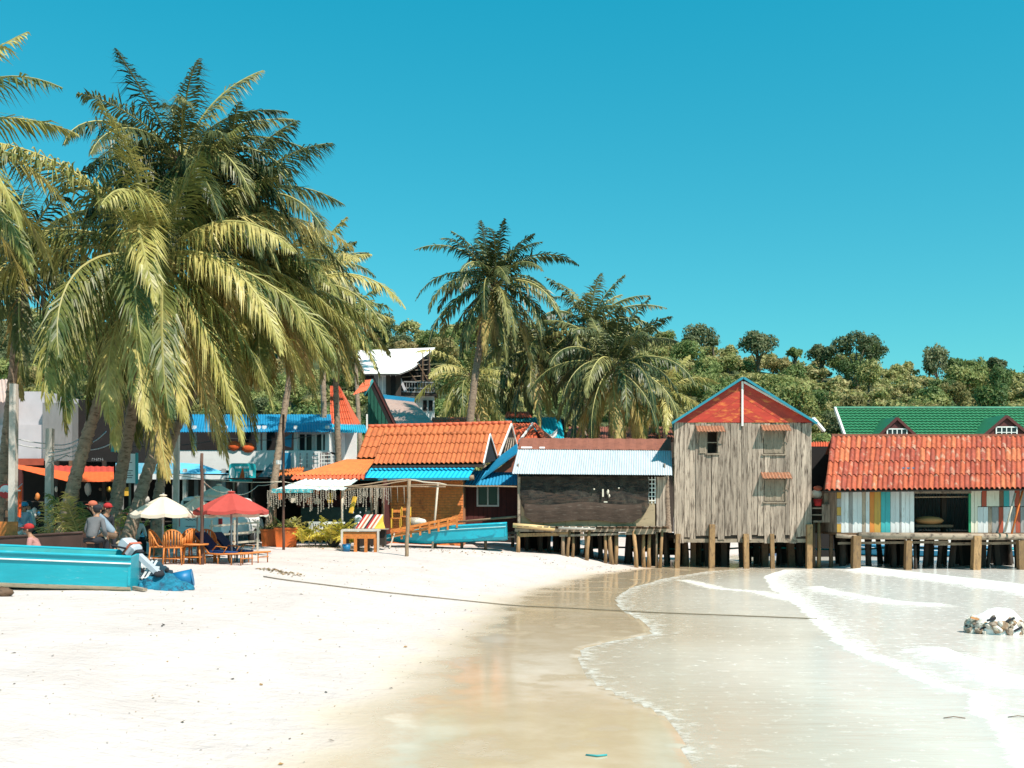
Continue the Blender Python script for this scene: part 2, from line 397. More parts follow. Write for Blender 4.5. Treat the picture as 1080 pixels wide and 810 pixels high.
def seg_dist(X, Y, pl):
    best = np.full(X.shape, 1e9); sgn = np.ones(X.shape)
    for (x0, y0), (x1, y1) in zip(pl[:-1], pl[1:]):
        dx, dy = x1-x0, y1-y0; L2 = dx*dx+dy*dy+1e-12
        t = np.clip(((X-x0)*dx+(Y-y0)*dy)/L2, 0, 1)
        d = np.hypot(X-(x0+t*dx), Y-(y0+t*dy)); cr = dx*(Y-y0)-dy*(X-x0)
        m = d < best; best = np.where(m, d, best); sgn = np.where(m, np.sign(cr), sgn)
    return best*sgn          # positive on the landward (left) side
rs = np.random.RandomState(3)
def fbm(X, Y, f, octv=4, seed=0):
    r = np.random.RandomState(seed); o = np.zeros(np.shape(X)); a = 1
    for k in range(octv):
        for q in range(3):
            th = r.rand()*6.28; ph = r.rand()*6.28; ff = f*(.7+.6*r.rand())
            o = o+a*np.sin((X*math.cos(th)+Y*math.sin(th))*ff+ph+1.3*np.sin((X*math.sin(th*1.7)+Y*math.cos(th))*ff*.6+ph*2))/3
        a *= .5; f *= 2.1
    return o
def sstep(a, b, x):
    t = np.clip((x-a)/(b-a), 0, 1); return t*t*(3-2*t)
XW_Y = [-20, 5, 9.4, 11, 15, 20, 28, 35, 38, 45, 60, 200]
XW_X = [-2.6, -1.9, -1.83, -1.9, -1.25, -.75, .4, 3.0, 4.9, 5.6, 6, 6]
SX = [-50, 0, 1, 3, 6, 10, 15, 40]; SZ = [0, .02, .13, .48, .70, .84, .92, 1.0]
def ground_arr(X, Y):
    s = seg_dist(X, Y, swash)
    sw = np.interp(Y, XW_Y, XW_X)-X
    dry = np.interp(sw, SX, SZ)+.05
    land = np.maximum(WL+.004+.012*np.clip(s, 0, 4), np.where(sw > 0, dry, 0))
    land = land+.035*fbm(X, Y, .5, 3, 5)*sstep(1, 4, sw)*1.0+(.010*fbm(X, Y, 2.6, 3, 9)+.010*np.minimum(fbm(X, Y, 7.5, 3, 19)+.25, .2))*sstep(.3, 2.5, sw)
    sea_ = WL-.008-.03*np.clip(-s, 0, 12)
    z = np.where(s > 0, land, sea_)
    z = z-.22*np.exp(-(((X+14.5)/4)**2+((Y-31)/3)**2))
    bank = .50*sstep(49, 54, Y)+.9*sstep(60, 95, Y)+.03*fbm(X, Y, .6, 3, 8)
    z = np.where(Y > 47, np.maximum(z, bank), z)
    return z, s, sw
def ground(x, y):
    z, _, _ = ground_arr(np.array([float(x)]), np.array([float(y)])); return float(z[0])
def G(px, D): x = WX(px, D); return Vector((x, D, ground(x, D)))

def axis(segs):
    a = []
    for (x0, x1, st) in segs: a += list(np.arange(x0, x1, st))
    return np.array(a+[segs[-1][1]])
def grid_obj(name, X, Y, Z, mat, attrs, keep=None, **tags):
    ny, nx = X.shape; me = bpy.data.meshes.new(name)
    idx = np.arange(nx*ny).reshape(ny, nx)
    q = np.stack([idx[:-1, :-1], idx[:-1, 1:], idx[1:, 1:], idx[1:, :-1]], -1).reshape(-1, 4)
    if keep is not None: q = q[keep.reshape(-1)]
    used = np.unique(q); remap = np.full(nx*ny, -1); remap[used] = np.arange(len(used)); q = remap[q]
    V = np.stack([X.ravel(), Y.ravel(), Z.ravel()], -1)[used]
    me.vertices.add(len(V)); me.vertices.foreach_set('co', V.astype(np.float32).ravel())
    me.loops.add(q.size); me.loops.foreach_set('vertex_index', q.astype(np.int32).ravel())
    me.polygons.add(len(q)); me.polygons.foreach_set('loop_start', np.arange(0, q.size, 4, dtype=np.int32))
    me.polygons.foreach_set('use_smooth', np.ones(len(q), dtype=bool)); me.update(calc_edges=True)
    for k, A in attrs.items():
        at = me.attributes.new(k, 'FLOAT', 'POINT'); at.data.foreach_set('value', A.ravel()[used].astype(np.float32))
    me.materials.append(mat); o = bpy.data.objects.new(name, me); link(o)
    return tagp(o, tags.get('label'), tags.get('cat'), None, tags.get('kind'))

# sand material ------------------------------------------------
def sand_material():
    m = bpy.data.materials.new('beach_sand'); m.use_nodes = True; nt = m.node_tree; L = nt.links.new
    b = nt.nodes['Principled BSDF']; g = nt.nodes.new('ShaderNodeNewGeometry'); P = g.outputs['Position']
    at = nt.nodes.new('ShaderNodeAttribute'); at.attribute_name = 'wet'; wet = at.outputs['Fac']
    n0 = noisen(nt, P, .9, 5, .6); n1 = noisen(nt, P, 9, 5, .6); n2 = noisen(nt, P, 60, 3, .6)
    wn = mth(nt, 'ADD', wet, mrange(nt, n0, .3, .7, -.26, .26)); wn = mrange(nt, wn, .05, .95)
    dry = mix(nt, (.515, .442, .412), (.60, .522, .49), mrange(nt, n0, .35, .65))
    dry = mix(nt, dry, (.56, .48, .40), mrange(nt, n1, .56, .78, 0, .45))
    dry = mix(nt, dry, (.30, .22, .15), mrange(nt, n2, .70, .78, 0, .35))
    wetc = mix(nt, (.47, .34, .20), (.585, .455, .32), mrange(nt, n0, .35, .65))
    L(mix(nt, dry, wetc, wn), b.inputs['Base Color'])
    L(mrange(nt, wn, 0.2, 1, .95, .09), b.inputs['Roughness']); L(mrange(nt, wn, 0.2, 1, .15, .55), b.inputs['Specular IOR Level'])
    bn = nt.nodes.new('ShaderNodeBump'); bn.inputs['Distance'].default_value = .10
    L(mrange(nt, wn, 0, 1, .65, .02), bn.inputs['Strength'])
    n3 = noisen(nt, P, 5.5, 6, .62); L(n3, bn.inputs['Height']); L(bn.outputs[0], b.inputs['Normal'])
    return m
def water_material():
    m = bpy.data.materials.new('milky_shallow_water'); m.use_nodes = True; nt = m.node_tree; L = nt.links.new
    b = nt.nodes['Principled BSDF']; g = nt.nodes.new('ShaderNodeNewGeometry'); P = g.outputs['Position']
    at = nt.nodes.new('ShaderNodeAttribute'); at.attribute_name = 'foam'
    dp = nt.nodes.new('ShaderNodeAttribute'); dp.attribute_name = 'depth'
    st = nt.nodes.new('ShaderNodeVectorMath'); st.operation = 'MULTIPLY'; L(P, st.inputs[0]); st.inputs[1].default_value = (.55, 2.6, 1)
    nf = noisen(nt, P, 5.5, 7, .7); ns = noisen(nt, st.outputs[0], 1.6, 6, .65); nb = noisen(nt, st.outputs[0], 4.5, 5, .6)
    deep = mix(nt, (.60, .52, .41), (.63, .575, .50), mrange(nt, dp.outputs['Fac'], .08, .45))
    deep = mix(nt, deep, (.63, .595, .545), mrange(nt, dp.outputs['Fac'], .45, 1.0))
    deep = mix(nt, deep, (.52, .45, .35), mrange(nt, ns, .50, .72, 0, .22))
    deep = mix(nt, deep, (.68, .67, .64), mrange(nt, nb, .54, .68, 0, .10))
    f = mth(nt, 'ADD', at.outputs['Fac'], mrange(nt, nf, .3, .7, -.34, .34)); f = mrange(nt, f, .12, .98)
    L(mix(nt, deep, (.69, .68, .66), f), b.inputs['Base Color'])
    L(mrange(nt, f, 0, 1, .17, .8), b.inputs['Roughness']); b.inputs['Specular IOR Level'].default_value = .14
    bn = nt.nodes.new('ShaderNodeBump'); bn.inputs['Distance'].default_value = .05; bn.inputs['Strength'].default_value = .16
    h = mth(nt, 'ADD', ns, mth(nt, 'MULTIPLY', f, .25)); L(h, bn.inputs['Height']); L(bn.outputs[0], b.inputs['Normal'])
    tr = nt.nodes.new('ShaderNodeBsdfTransparent'); ms = nt.nodes.new('ShaderNodeMixShader')
    al = mth(nt, 'ADD', mrange(nt, dp.outputs['Fac'], 0, .35, .45, .96), f, clamp=True)
    L(al, ms.inputs[0]); L(tr.outputs[0], ms.inputs[1]); L(b.outputs[0], ms.inputs[2]); L(ms.outputs[0], nt.nodes['Material Output'].inputs[0])
    return m
xs = axis([(-400, -60, 20), (-60, -16, 2), (-16, -8, .25), (-8, 12, .085), (12, 24, .2), (24, 60, 2), (60, 420, 20)])
ys = axis([(-60, 4, 4), (4, 7, .3), (7, 14, .075), (14, 24, .12), (24, 42, .2), (42, 60, .6), (60, 100, 3)])
X, Y = np.meshgrid(xs, ys); Z, S, SW = ground_arr(X, Y)
wet = sstep(1.1, -1.0, SW+.25*fbm(X, Y, 1.1, 3, 2))*(Y < 44)
wet = np.maximum(wet, (S < .1)*1.0); wet = np.where((Y > 46), np.where(S < .1, 1, 0), wet)
grid_obj('sand_ground', X, Y, Z, sand_material(), {'wet': wet}, kind='structure', label='pale beach sand, dry on the left and wet and shining towards the water')

keep = (S[:-1, :-1] < .12) | (S[1:, 1:] < .12) | (S[:-1, 1:] < .12) | (S[1:, :-1] < .12)
foam = np.zeros(X.shape)
def lead(S_, wdt, tail, amp):     # crisp landward edge, fading tail seaward
    s = -S_; return amp*np.clip(np.where(s < 0, 1+s/(.25*wdt), np.where(s < wdt, 1, np.exp(-(s-wdt)/tail))), 0, 1)
wob = .06*fbm(X, Y, 3.0, 4, 21)
sc_ = np.clip(Y/16, .6, 2.2)
foam = np.maximum(foam, lead(S+wob-.02, .04*sc_, .22*sc_, .42))
S2 = seg_dist(X, Y, swash2); foam = np.maximum(foam, np.where(Y < 37.5, lead(S2+wob, .06*sc_, .32*sc_, .64), 0))
foam = np.maximum(foam, np.where(S2 < 0, .07, 0)*(Y < 37))
S3 = np.abs(seg_dist(X, Y, swash3)); foam = np.maximum(foam, .55*np.exp(-(S3/.3)**2))
wave = np.zeros(X.shape)
for k, (pl, amp) in enumerate(caps):
    d = seg_dist(X, Y, pl); wd = .9 if k == 0 else .5
    e = np.exp(-(np.abs(d+.5*wd+wob*3)/wd)**2.2); foam = np.maximum(foam, amp*e); wave += .10*amp*np.exp(-(np.abs(d+.3)/(wd*.8))**2)
dep = np.clip(-S/7, 0, 1)
dep = np.maximum(dep, sstep(0, -.5, S2)*.6*(Y < 37))
ZW = WL+wave*sstep(0, .6, -S)+.006*fbm(X, Y*2, 1.4, 3, 4)*sstep(0, 1.5, -S)+.02*np.exp(-(np.abs(S2+.08)/.12)**2)*(Y < 37)
ZW = np.where(S > 0, WL-.02-.2*S, ZW)
grid_obj('sea_water', X, Y, ZW, water_material(), {'foam': foam, 'depth': dep}, keep=keep, kind='structure', label='thin milky sheet of sea water with foam edges running up the beach')

# ---------------------------------------------------------------- hill
RID_PX = [-700, -200, 0, 250, 360, 400, 450, 560, 680, 720, 770, 830, 900, 950, 1000, 1080, 1400, 2200]
RID_PY = [375, 353, 341, 338, 348, 352, 362, 366, 370, 381, 388, 396, 394, 402, 406, 405, 415, 433]
def hill_z(x, y):
    px = 540+x/170*1080; top = CAMZ+(535-np.interp(px, RID_PX, RID_PY))/1080*170-.6
    t = np.clip((y-92)/(170-92), 0, 1); t = t**1.15
    z = 1.2+(top-1.2)*np.where(y < 170, t, 1)-np.clip(y-175, 0, 200)*.05
    return z+1.2*fbm(np.asarray(x, float), np.asarray(y, float), .06, 3, 13)*sstep(92, 110, np.asarray(y, float))
hx = axis([(-420, -150, 15), (-150, 150, 4), (150, 420, 15)]); hy = axis([(88, 200, 3.5), (200, 420, 20)])
HX, HY = np.meshgrid(hx, hy)
hill_m = M('hillside_undergrowth', (.045, .06, .02), .9, .5, .5, (1, 1, 1), (.09, .085, .03), .45, .9, .6)
grid_obj('hill', HX, HY, hill_z(HX, HY), hill_m, {}, kind='structure', label='wooded hillside rising behind the village')

def crown_mesh(name, lobes, nleaf, size, mat, trunk=None, seed=0, flat=.8):
    """a tree as one mesh: many leaf-sized faces through the crown's lobes, tapered trunk and limbs"""
    r = random.Random(seed); V = []; F = []; MI = []
    tot = sum(l[3]**2 for l in lobes)
    for (lx, ly, lz, lr) in lobes:
        for k in range(int(nleaf*lr*lr/tot)):
            d = Vector((r.gauss(0, 1), r.gauss(0, 1), r.gauss(0, 1))).normalized()
            if d.z < -.35 and r.random() < .6: d.z = -d.z
            rad = lr*(1.08-.5*r.random()**1.3)*(1+.18*math.sin(d.x*7+seed)*math.sin(d.y*6+d.z*5))
            c = Vector((lx, ly, lz))+Vector((d.x, d.y, d.z*flat))*rad
            n = (d+Vector((r.gauss(0, .5), r.gauss(0, .5), r.gauss(0, .5)))).normalized()
            u = n.orthogonal().normalized(); v = n.cross(u); a = r.random()*6.28
            u, v = u*math.cos(a)+v*math.sin(a), v*math.cos(a)-u*math.sin(a)
            s = size*r.uniform(.6, 1.35); o = len(V)
            V += [c-u*s, c-v*s*.45+n*s*.1, c+u*s, c+v*s*.45+n*s*.1]; F.append((o, o+1, o+2, o+3)); MI.append(0)
    mb = MB()
    if trunk:
        h, tr = trunk
        mb.tube([(0, 0, -2), (.1, 0, h*.5), (0, .05, h)], [tr*1.2, tr*.8, tr*.5], 6)
        for (lx, ly, lz, lr) in lobes[:7]:
            mb.tube([(0, 0, h*.6), (lx*.5, ly*.5, (h*.6+lz)*.55), (lx*.9, ly*.9, lz)], [tr*.5, tr*.3, tr*.12], 5)
    o = len(V); V += [Vector(v) for v in mb.v]; F += [[i+o for i in f] for f in mb.f]; MI += [1]*len(mb.f)
    me = bpy.data.meshes.new(name); me.from_pydata(V, [], F); me.materials.append(mat); me.materials.append(bark_m)
    me.polygons.foreach_set('material_index', MI); me.update(); return me
def lobes_round(r, n, seed, hz):
    q = random.Random(seed); L = [(0, 0, hz, r*.62)]
    for i in range(n):
        a = 6.28*i/n+q.uniform(-.6, .6); e = q.uniform(-.4, 1.2); d = r*q.uniform(.4, .75)
        L.append((math.cos(a)*math.cos(e)*d, math.sin(a)*math.cos(e)*d, hz+math.sin(e)*d*.9, r*q.uniform(.22, .48)))
    return L
HT = []
for i in range(7):
    m_ = [forest_leaf, forest_leaf, forest_dark, forest_leaf, forest_dry, forest_leaf, forest_leaf][i]
    HT.append(crown_mesh('hill_tree_crown', lobes_round(2.7, 8+i % 4, 40+i, 3.4), 2000, .22, m_, (3.2, .16), i, .85+.1*(i % 3)))
q = random.Random(11); spots = []
tries = 0
while len(spots) < 1150 and tries < 90000:
    tries += 1
    D = q.uniform(96, 171); px = q.uniform(330, 1130) if q.random() < .9 else q.uniform(-60, 330)
    x = WX(px, D); s = q.choice((.4, .5, .55, .6, .7, .85, 1.0))*q.uniform(.9, 1.1)
    if any((x-a)**2+(D-b)**2 < (1.25*(s+c))**2*1.35 for a, b, c, _ in spots): continue
    spots.append((x, D, s, q.randrange(7)))
spots.sort(key=lambda t: -t[2]/t[1])
tlab = {4: 'straw coloured half dry tree in the wood on the hillside', 2: 'dark green round tree in the wood on the hillside'}
rest = []
for k, (x, y, s, t) in enumerate(spots):
    z = float(hill_z(x, y))
    if k < 285:
        o = bpy.data.objects.new('hillside_tree', HT[t]); link(o)
        o.location = (x, y, z-.4*s); o.scale = (s*q.uniform(.85, 1.3), s*q.uniform(.85, 1.3), s*q.uniform(.75, 1.45)); o.rotation_euler.z = q.uniform(0, 6.28)
        lab = tlab.get(t, 'leafy green tree in the dense wood covering the hillside')
        tagp(o, lab, 'tree', lab.replace(' tree in', ' trees in'))
    else: rest.append((x, y, z-.4*s, s, t, q.uniform(0, 6.28)))
# what is left of the wood, past the limit: one object
V = []; F = []; MI = []
base = [crown_mesh('c', lobes_round(2.6, 7, 60+i, 3.0), 700, .36, forest_leaf, None, 20+i) for i in range(3)]
bv = []
for me in base:
    a = np.zeros(len(me.vertices)*3); me.vertices.foreach_get('co', a); bv.append(a.reshape(-1, 3)); 
for (x, y, z, s, t, rz) in rest:
    a = bv[t % 3]; c_, s_ = math.cos(rz), math.sin(rz)
    b_ = np.stack([(a[:, 0]*c_-a[:, 1]*s_)*s+x, (a[:, 0]*s_+a[:, 1]*c_)*s+y, a[:, 2]*s+z], -1); V.append(b_)
if V:
    V = np.concatenate(V); me = bpy.data.meshes.new('forest'); n = len(V)
    me.vertices.add(n); me.vertices.foreach_set('co', V.astype(np.float32).ravel()); me.loops.add(n); me.loops.foreach_set('vertex_index', np.arange(n, dtype=np.int32))
    me.polygons.add(n//4); me.polygons.foreach_set('loop_start', np.arange(0, n, 4, dtype=np.int32)); me.update(calc_edges=True)
    me.materials.append(forest_leaf); o = bpy.data.objects.new('forest', me); link(o)
    tagp(o, 'mass of small green trees filling in between the larger ones on the hillside', 'forest', None, 'stuff')

# trees standing out on the ridge
def ridge_tree(px, py_top, D, r, hz, label, lobes, nleaf=2600, mat=forest_dark, size=.26, tr=.25):
    x = WX(px, D); ztop = WZ(py_top, D); zg = float(hill_z(x, D))
    o = thing('ridge_tree', label, 'tree', (x, D, zg))
    zt = max(1.0, ztop-zg-r*.8); me_l = [(a*r, b*r, zt+c*r, d*r) for a, b, c, d in lobes]
    h = zt
    cm = crown_mesh('crown', me_l, nleaf, size, mat, None, int(px))
    c = bpy.data.objects.new('crown', cm); link(c, o)
    mb = MB(); mb.tube([(0, 0, -1), (.15, 0, h*.45), (0, 0, h)], [tr*1.3, tr*.9, tr*.5], 7)
    for (lx, ly, lz, lr) in me_l: mb.tube([(0, 0, h*.5), (lx*.5, ly*.5, h*.5+(lz-h*.5)*.6), (lx*.92, ly*.92, lz)], [tr*.5, tr*.3, tr*.1], 5)
    mb.build('trunk', bark_m, o, fix=False)
rl = [(0, 0, .1, .55), (.45, 0, .15, .45), (-.42, .1, .1, .45), (0, .3, .35, .42), (.15, -.3, -.15, .45), (-.25, -.2, .4, .35)]
ul = [(.0, 0, .45, .40), (.55, 0, .35, .36), (-.5, .1, .3, .36), (.95, .1, .08, .25), (-.92, 0, .05, .25), (.25, -.2, .1, .28), (-.3, .2, 0.1, .25), (.6, .1, -.12, .2)]
ridge_tree(799, 347, 158, 3.5, 0, 'large dark round tree standing tallest on the ridge behind the grey house', rl)
ridge_tree(903, 349, 158, 4.2, 0, 'spreading umbrella shaped tree with open branches standing on the ridge', ul, 2600)
ridge_tree(866, 362, 160, 2.6, 0, 'dark oval tree just left of the spreading tree on the ridge', rl, 1800)
ridge_tree(752, 357, 165, .9, 0, 'small thin tree with a tiny tuft on the ridge', rl, 500, tr=.12)
ridge_tree(1022, 380, 165, 1.2, 0, 'small dark tree poking up from the right end of the ridge', rl, 900)
ridge_tree(1050, 376, 165, 2.0, 0, 'rounded dark tree at the right end of the ridge', rl, 1500)
ridge_tree(660, 343, 150, 1.2, 0, 'slender feathery tree on the ridge above the palms', ul, 700, forest_leaf, tr=.12)
ridge_tree(728, 352, 160, 1.6, 0, 'mid sized dark tree on the ridge right of the palms', rl, 1100)
ridge_tree(838, 366, 160, 1.4, 0, 'bushy green tree between the two large ridge trees', rl, 900, forest_leaf)
ridge_tree(402, 333, 160, 2.4, 0, 'dark rounded tree on the ridge above the white roofed barn', rl, 1700)

# ---------------------------------------------------------------- palms
def frond_mesh(az, el, L, bend, wind, q, nl=46, leaf=.9, hang=.9, lw=.045, mat=None, fold=.2):
    """one frond from the crown's centre: arching stem with two rows of drooping leaflets"""
    n = 14; pts = [Vector((0, 0, 0))]; tw = q.uniform(-.6, .6)
    for i in range(n):
        t = (i+1)/n; e = el-bend*(t**1.15); a = az+tw*t
        d = Vector((math.cos(a)*math.cos(e), math.sin(a)*math.cos(e), math.sin(e)))
        d += Vector((wind[0], wind[1], 0))*t; d.normalize(); pts.append(pts[-1]+d*(L/n))
    mb = MB(); mb.tube(pts, [.045*(1-.85*i/n)*(L/5) + .004 for i in range(n+1)], 4, 1, False)
    V = mb.v; F = mb.f; MI = mb.mi
    roll = q.uniform(-.5, .5)
    for k in range(nl):
        t = .13+.87*(k+.5)/nl; f = t*n; i = min(int(f), n-1); u = f-i
        p = pts[i].lerp(pts[i+1], u); T = (pts[i+1]-pts[i]).normalized()
        S0 = T.cross(Vector((0, 0, 1)))
        if S0.length < .15: S0 = Vector((-math.sin(az), math.cos(az), 0))
        S0.normalize(); U = S0.cross(T).normalized()
        S0, U = S0*math.cos(roll)+U*math.sin(roll), U*math.cos(roll)-S0*math.sin(roll)
        prof = (math.sin(math.pi*min(1, .18+.80*t))**.75)*leaf
        for sd_ in (-1, 1):
            if q.random() < .04: continue
            ll = prof*q.uniform(.82, 1.1)
            d0 = (S0*sd_*.85+T*(.45+.5*t)+U*fold+Vector((wind[0]*1.2+q.gauss(0, .16), wind[1]+q.gauss(0, .16), q.gauss(0, .16)))).normalized()
            h = hang*q.uniform(.6, 1.9)
            d1 = (d0+Vector((0, 0, -1))*h*.5).normalized(); d2 = (d1+Vector((0, 0, -1))*h*1.1+Vector((wind[0], wind[1], 0))*.4).normalized()
            m1 = p+d1*ll*.45; tip = m1+d2*ll*.55
            wv = (T-d1*T.dot(d1)); wv = wv.normalized()*lw*.5 if wv.length > .05 else U*lw*.5
            o = len(V); V += [tuple(p-wv*.6), tuple(p+wv*.6), tuple(m1+wv), tuple(m1-wv), tuple(tip)]
            F += [[o, o+1, o+2, o+3], [o+3, o+2, o+4]]; MI += [0, 0]
    me = bpy.data.meshes.new('frond'); me.from_pydata(V, [], F); me.materials.append(mat); me.materials.append(rachis_m)
    me.polygons.foreach_set('material_index', MI); me.update(); return me

def palm(label, base, crown, nf=26, pw=.85, L=5, tr=.17, seed=0, wind=(.18, 0), mat=None, nl=46, leaf=.9, lw=.05, bow=0, young=.30,
         dry=3, nuts=6, via=None, elmin=-.75, hang=.9, name='palm_tree', skip=None, bendx=1.0, azs=None):
    q = random.Random(seed); base = Vector(base); crown = Vector(crown)
    o = thing(name, label, 'palm tree', base)
    pts = []; N = 40
    if via is not None: c1 = 2*Vector(via)-(base+crown)/2
    else: c1 = (base+crown)/2+Vector((bow, 0, -.1*abs(bow)))
    for i in range(N+1):
        t = i/N; pts.append((1-t)**2*(base-Vector((0, 0, .15)))+2*t*(1-t)*c1+t*t*crown)
    rad = []; P2 = []
    for i in range(N):
        t = i/N; r = tr*(1.0-.42*t+.7*math.exp(-t*16))
        P2 += [pts[i], pts[i].lerp(pts[i+1], .62)]; rad += [r*1.07*q.uniform(.97, 1.05), r*.93]
    P2.append(pts[-1]); rad.append(tr*.5)
    mb = MB(); mb.tube(P2, rad, 9, jit=.04); mb.build('trunk', trunk_m, o)
    hb = MB(); 
    for k in range(9):      # leaf bases and fibre at the heart
        a = k*2.4; hb.tube([crown-Vector((0, 0, .55)), crown+Vector((math.cos(a)*.16, math.sin(a)*.16, -.05)), crown+Vector((math.cos(a)*.4, math.sin(a)*.4, .25))], [.08, .085, .03], 5)
    hb.build('heart', brown_wood, o)
    for k in range(nf):
        t = (k+.5)/nf; el = 1.35-(1.35-elmin)*(t**pw)+q.uniform(-.12, .12); az = azs[k % len(azs)]+q.uniform(-.25, .25) if azs else k*2.39996+q.uniform(-.3, .3)
        if skip and skip(az % 6.283, el): continue
        bend = (1.25+.55*(1-t)+q.uniform(-.25, .45))*bendx if t > young else (.65+.9*t/young+q.uniform(-.15, .3))*bendx
        bend = min(bend, el+1.5)
        m_ = palm_leaf_dry if k >= nf-dry else (mat or palm_leaf)
        LL = L*q.uniform(.85, 1.08)*(.82 if t < .12 else 1)
        me = frond_mesh(az, el, LL, bend, wind, q, nl, leaf, hang*(.7+.5*t), lw, m_)
        f = bpy.data.objects.new('frond', me); link(f, o); f.location = crown-base
    for k in range(nuts):
        a = q.uniform(0, 6.28); nb = MB(); nb.ell(crown-base+Vector((math.cos(a)*.28, math.sin(a)*.28, -.32-q.random()*.25)), (.11, .11, .13), 7, 5)
        nb.build('coconut', nut_m, o, fix=False)
    return o
nut_m = M('coconut_husk', (.24, .20, .05), .6, .3, 6)

def pal(label, bpx, D, cpx, cpy, Dc=None, vpx=None, vpy=None, **k):
    Dc = Dc or D; b = G(bpx, D); via = None
    if vpx is not None:
        via = W(vpx, vpy, (D+Dc)/2)
    return palm(label, b, W(cpx, cpy, Dc), via=via, **k)
# foreground grove on the left
pal('coconut palm with huge bright drooping fronds at the front of the left grove', 62, 28, 166, 273, 28.3, 98, 440, nf=50, L=6.1, seed=1, wind=(.20, -.05), nl=96, leaf=1.28, lw=.048, elmin=-1.15, dry=3, nuts=9, tr=.20, hang=1.0)
pal('tall coconut palm whose windswept crown tops the left grove', 112, 28.5, 192, 172, 30, 146, 400, nf=46, L=4.6, seed=2, wind=(.26, .05), nl=76, leaf=.9, lw=.045, mat=palm_leaf_dark, elmin=-.75, tr=.19)
pal('leaning coconut palm with its trunk just left of the beige parasol', 126, 27, 245, 212, 31, 176, 430, nf=38, L=4.3, seed=3, wind=(.3, 0), nl=76, leaf=1.1, lw=.045, elmin=-1.0, mat=palm_leaf_dark, tr=.18)
pal('coconut palm rising straight behind the beige parasol with yellowing fronds', 168, 31, 278, 308, 32, 185, 455, nf=30, L=3.8, seed=4, wind=(.20, 0), nl=66, leaf=1.1, lw=.05, elmin=-1.2, dry=5)
pal('coconut palm leaning over the restaurant with a crooked bare trunk', 283, 37, 322, 300, 39, 293, 480, nf=30, L=4.2, seed=5, wind=(.2, 0), nl=44, leaf=.9, lw=.07, elmin=-1.0, dry=4, mat=palm_leaf)
pal('coconut palm beyond the left edge whose fronds reach into the sky', -90, 24, -88, 158, 24, nf=26, L=4.7, seed=16, wind=(.22, 0), nl=56, leaf=.9, lw=.055, elmin=-.6)
pal('dark palm with low hanging fronds at the far left of the grove', -6, 31, 26, 268, 30.5, nf=36, L=4.8, seed=7, wind=(.2, 0), nl=48, leaf=.9, lw=.06, mat=palm_leaf_dark, elmin=-1.0)
pal('small crowned palm showing above the right flank of the left grove', 345, 48, 338, 290, 48, nf=22, L=3.2, seed=8, wind=(.15, 0), nl=36, leaf=.8, lw=.08, elmin=-.6, mat=palm_leaf_dark)
pal('palm with straw coloured fronds beside the white roofed barn', 360, 44, 352, 345, 44, nf=22, L=3.0, seed=9, wind=(.2, 0), nl=36, leaf=.75, lw=.07, elmin=-1.0, dry=6)
# middle group
pal('tall leaning coconut palm with the highest crown over the orange roofs', 488, 52, 521, 300, 54, 500, 405, nf=50, L=4.9, pw=1.25, seed=10, wind=(.06, 0), nl=44, leaf=.85, lw=.085, mat=palm_leaf_dark, elmin=-.9, tr=.24, hang=.75, nuts=8)
pal('palm with a drooping olive skirt below the tall leaning palm', 520, 66, 498, 398, 66, nf=34, L=5.2, seed=11, wind=(.05, 0), nl=36, leaf=.85, lw=.09, elmin=-1.1)
pal('bushy palm between the two tall middle palms', 575, 58, 566, 372, 58, nf=38, L=4.6, pw=1.1, seed=12, wind=(.1, 0), nl=38, leaf=.85, lw=.09, elmin=-1.0, mat=palm_leaf_dark)
pal('dark crowned palm standing upright behind the metal roofed hut', 610, 58, 622, 348, 58, nf=38, L=4.7, pw=1.2, seed=13, wind=(.12, 0), nl=38, leaf=.85, lw=.09, mat=palm_leaf_dark, elmin=-.9, dry=2)
pal('broad palm with long straw green skirts behind the metal roofed hut', 640, 50, 646, 388, 50, nf=46, L=5.0, pw=1.1, seed=14, wind=(.08, 0), nl=50, leaf=.95, lw=.075, elmin=-1.25, dry=12, mat=palm_leaf_dark)
pal('low palm touching the left gable of the grey house', 705, 60, 700, 418, 60, nf=24, L=4.0, seed=15, wind=(.05, 0), nl=34, leaf=.8, lw=.1, elmin=-.8, dry=5)
pal('small palm crown in front of the wood left of the barn roof', 385, 62, 372, 330, 64, nf=18, L=3.0, seed=17, wind=(.2, 0), nl=26, leaf=.8, lw=.1, elmin=-.4, dry=4)

# young palms and pot plants near the ground
def bush(label, px, D, h, n=9, L=None, seed=0, mat=None, name='young_palm', cat='plant', z=0, group=None, nl=16, lw=.03, leaf=.28):
    q = random.Random(seed+100); b = G(px, D); b.z += z; o = thing(name, label, cat, b, group)
    for k in range(n):
        me = frond_mesh(k*2.4+q.uniform(-.3, .3), q.uniform(.85, 1.45), (L or h)*q.uniform(.8, 1.15), q.uniform(.5, 1.15), (.05, 0), q, nl, leaf, .5, lw, mat or young_leaf)
        f = bpy.data.objects.new('frond', me); link(f, o); f.location = (0, 0, .03)
    return o
bush('young palm spreading low fronds between two white posts', 58, 28.5, 1.5, 8, 1.6, 1, palm_leaf, leaf=.45, nl=22)
bush('tall young coconut palm with upright green leaves behind the boats', 88, 28, 2.0, 10, 2.1, 2, palm_leaf, leaf=.6, nl=26, lw=.05)
bush('bright yellow green shrub behind the trunks near the beige parasol', 142, 33, 1.5, 9, 1.5, 3, young_leaf, leaf=.35)
bush('yellow leaved shrub left of the coral capped man', 105, 31, 1.2, 9, 1.2, 4, young_leaf, leaf=.35)

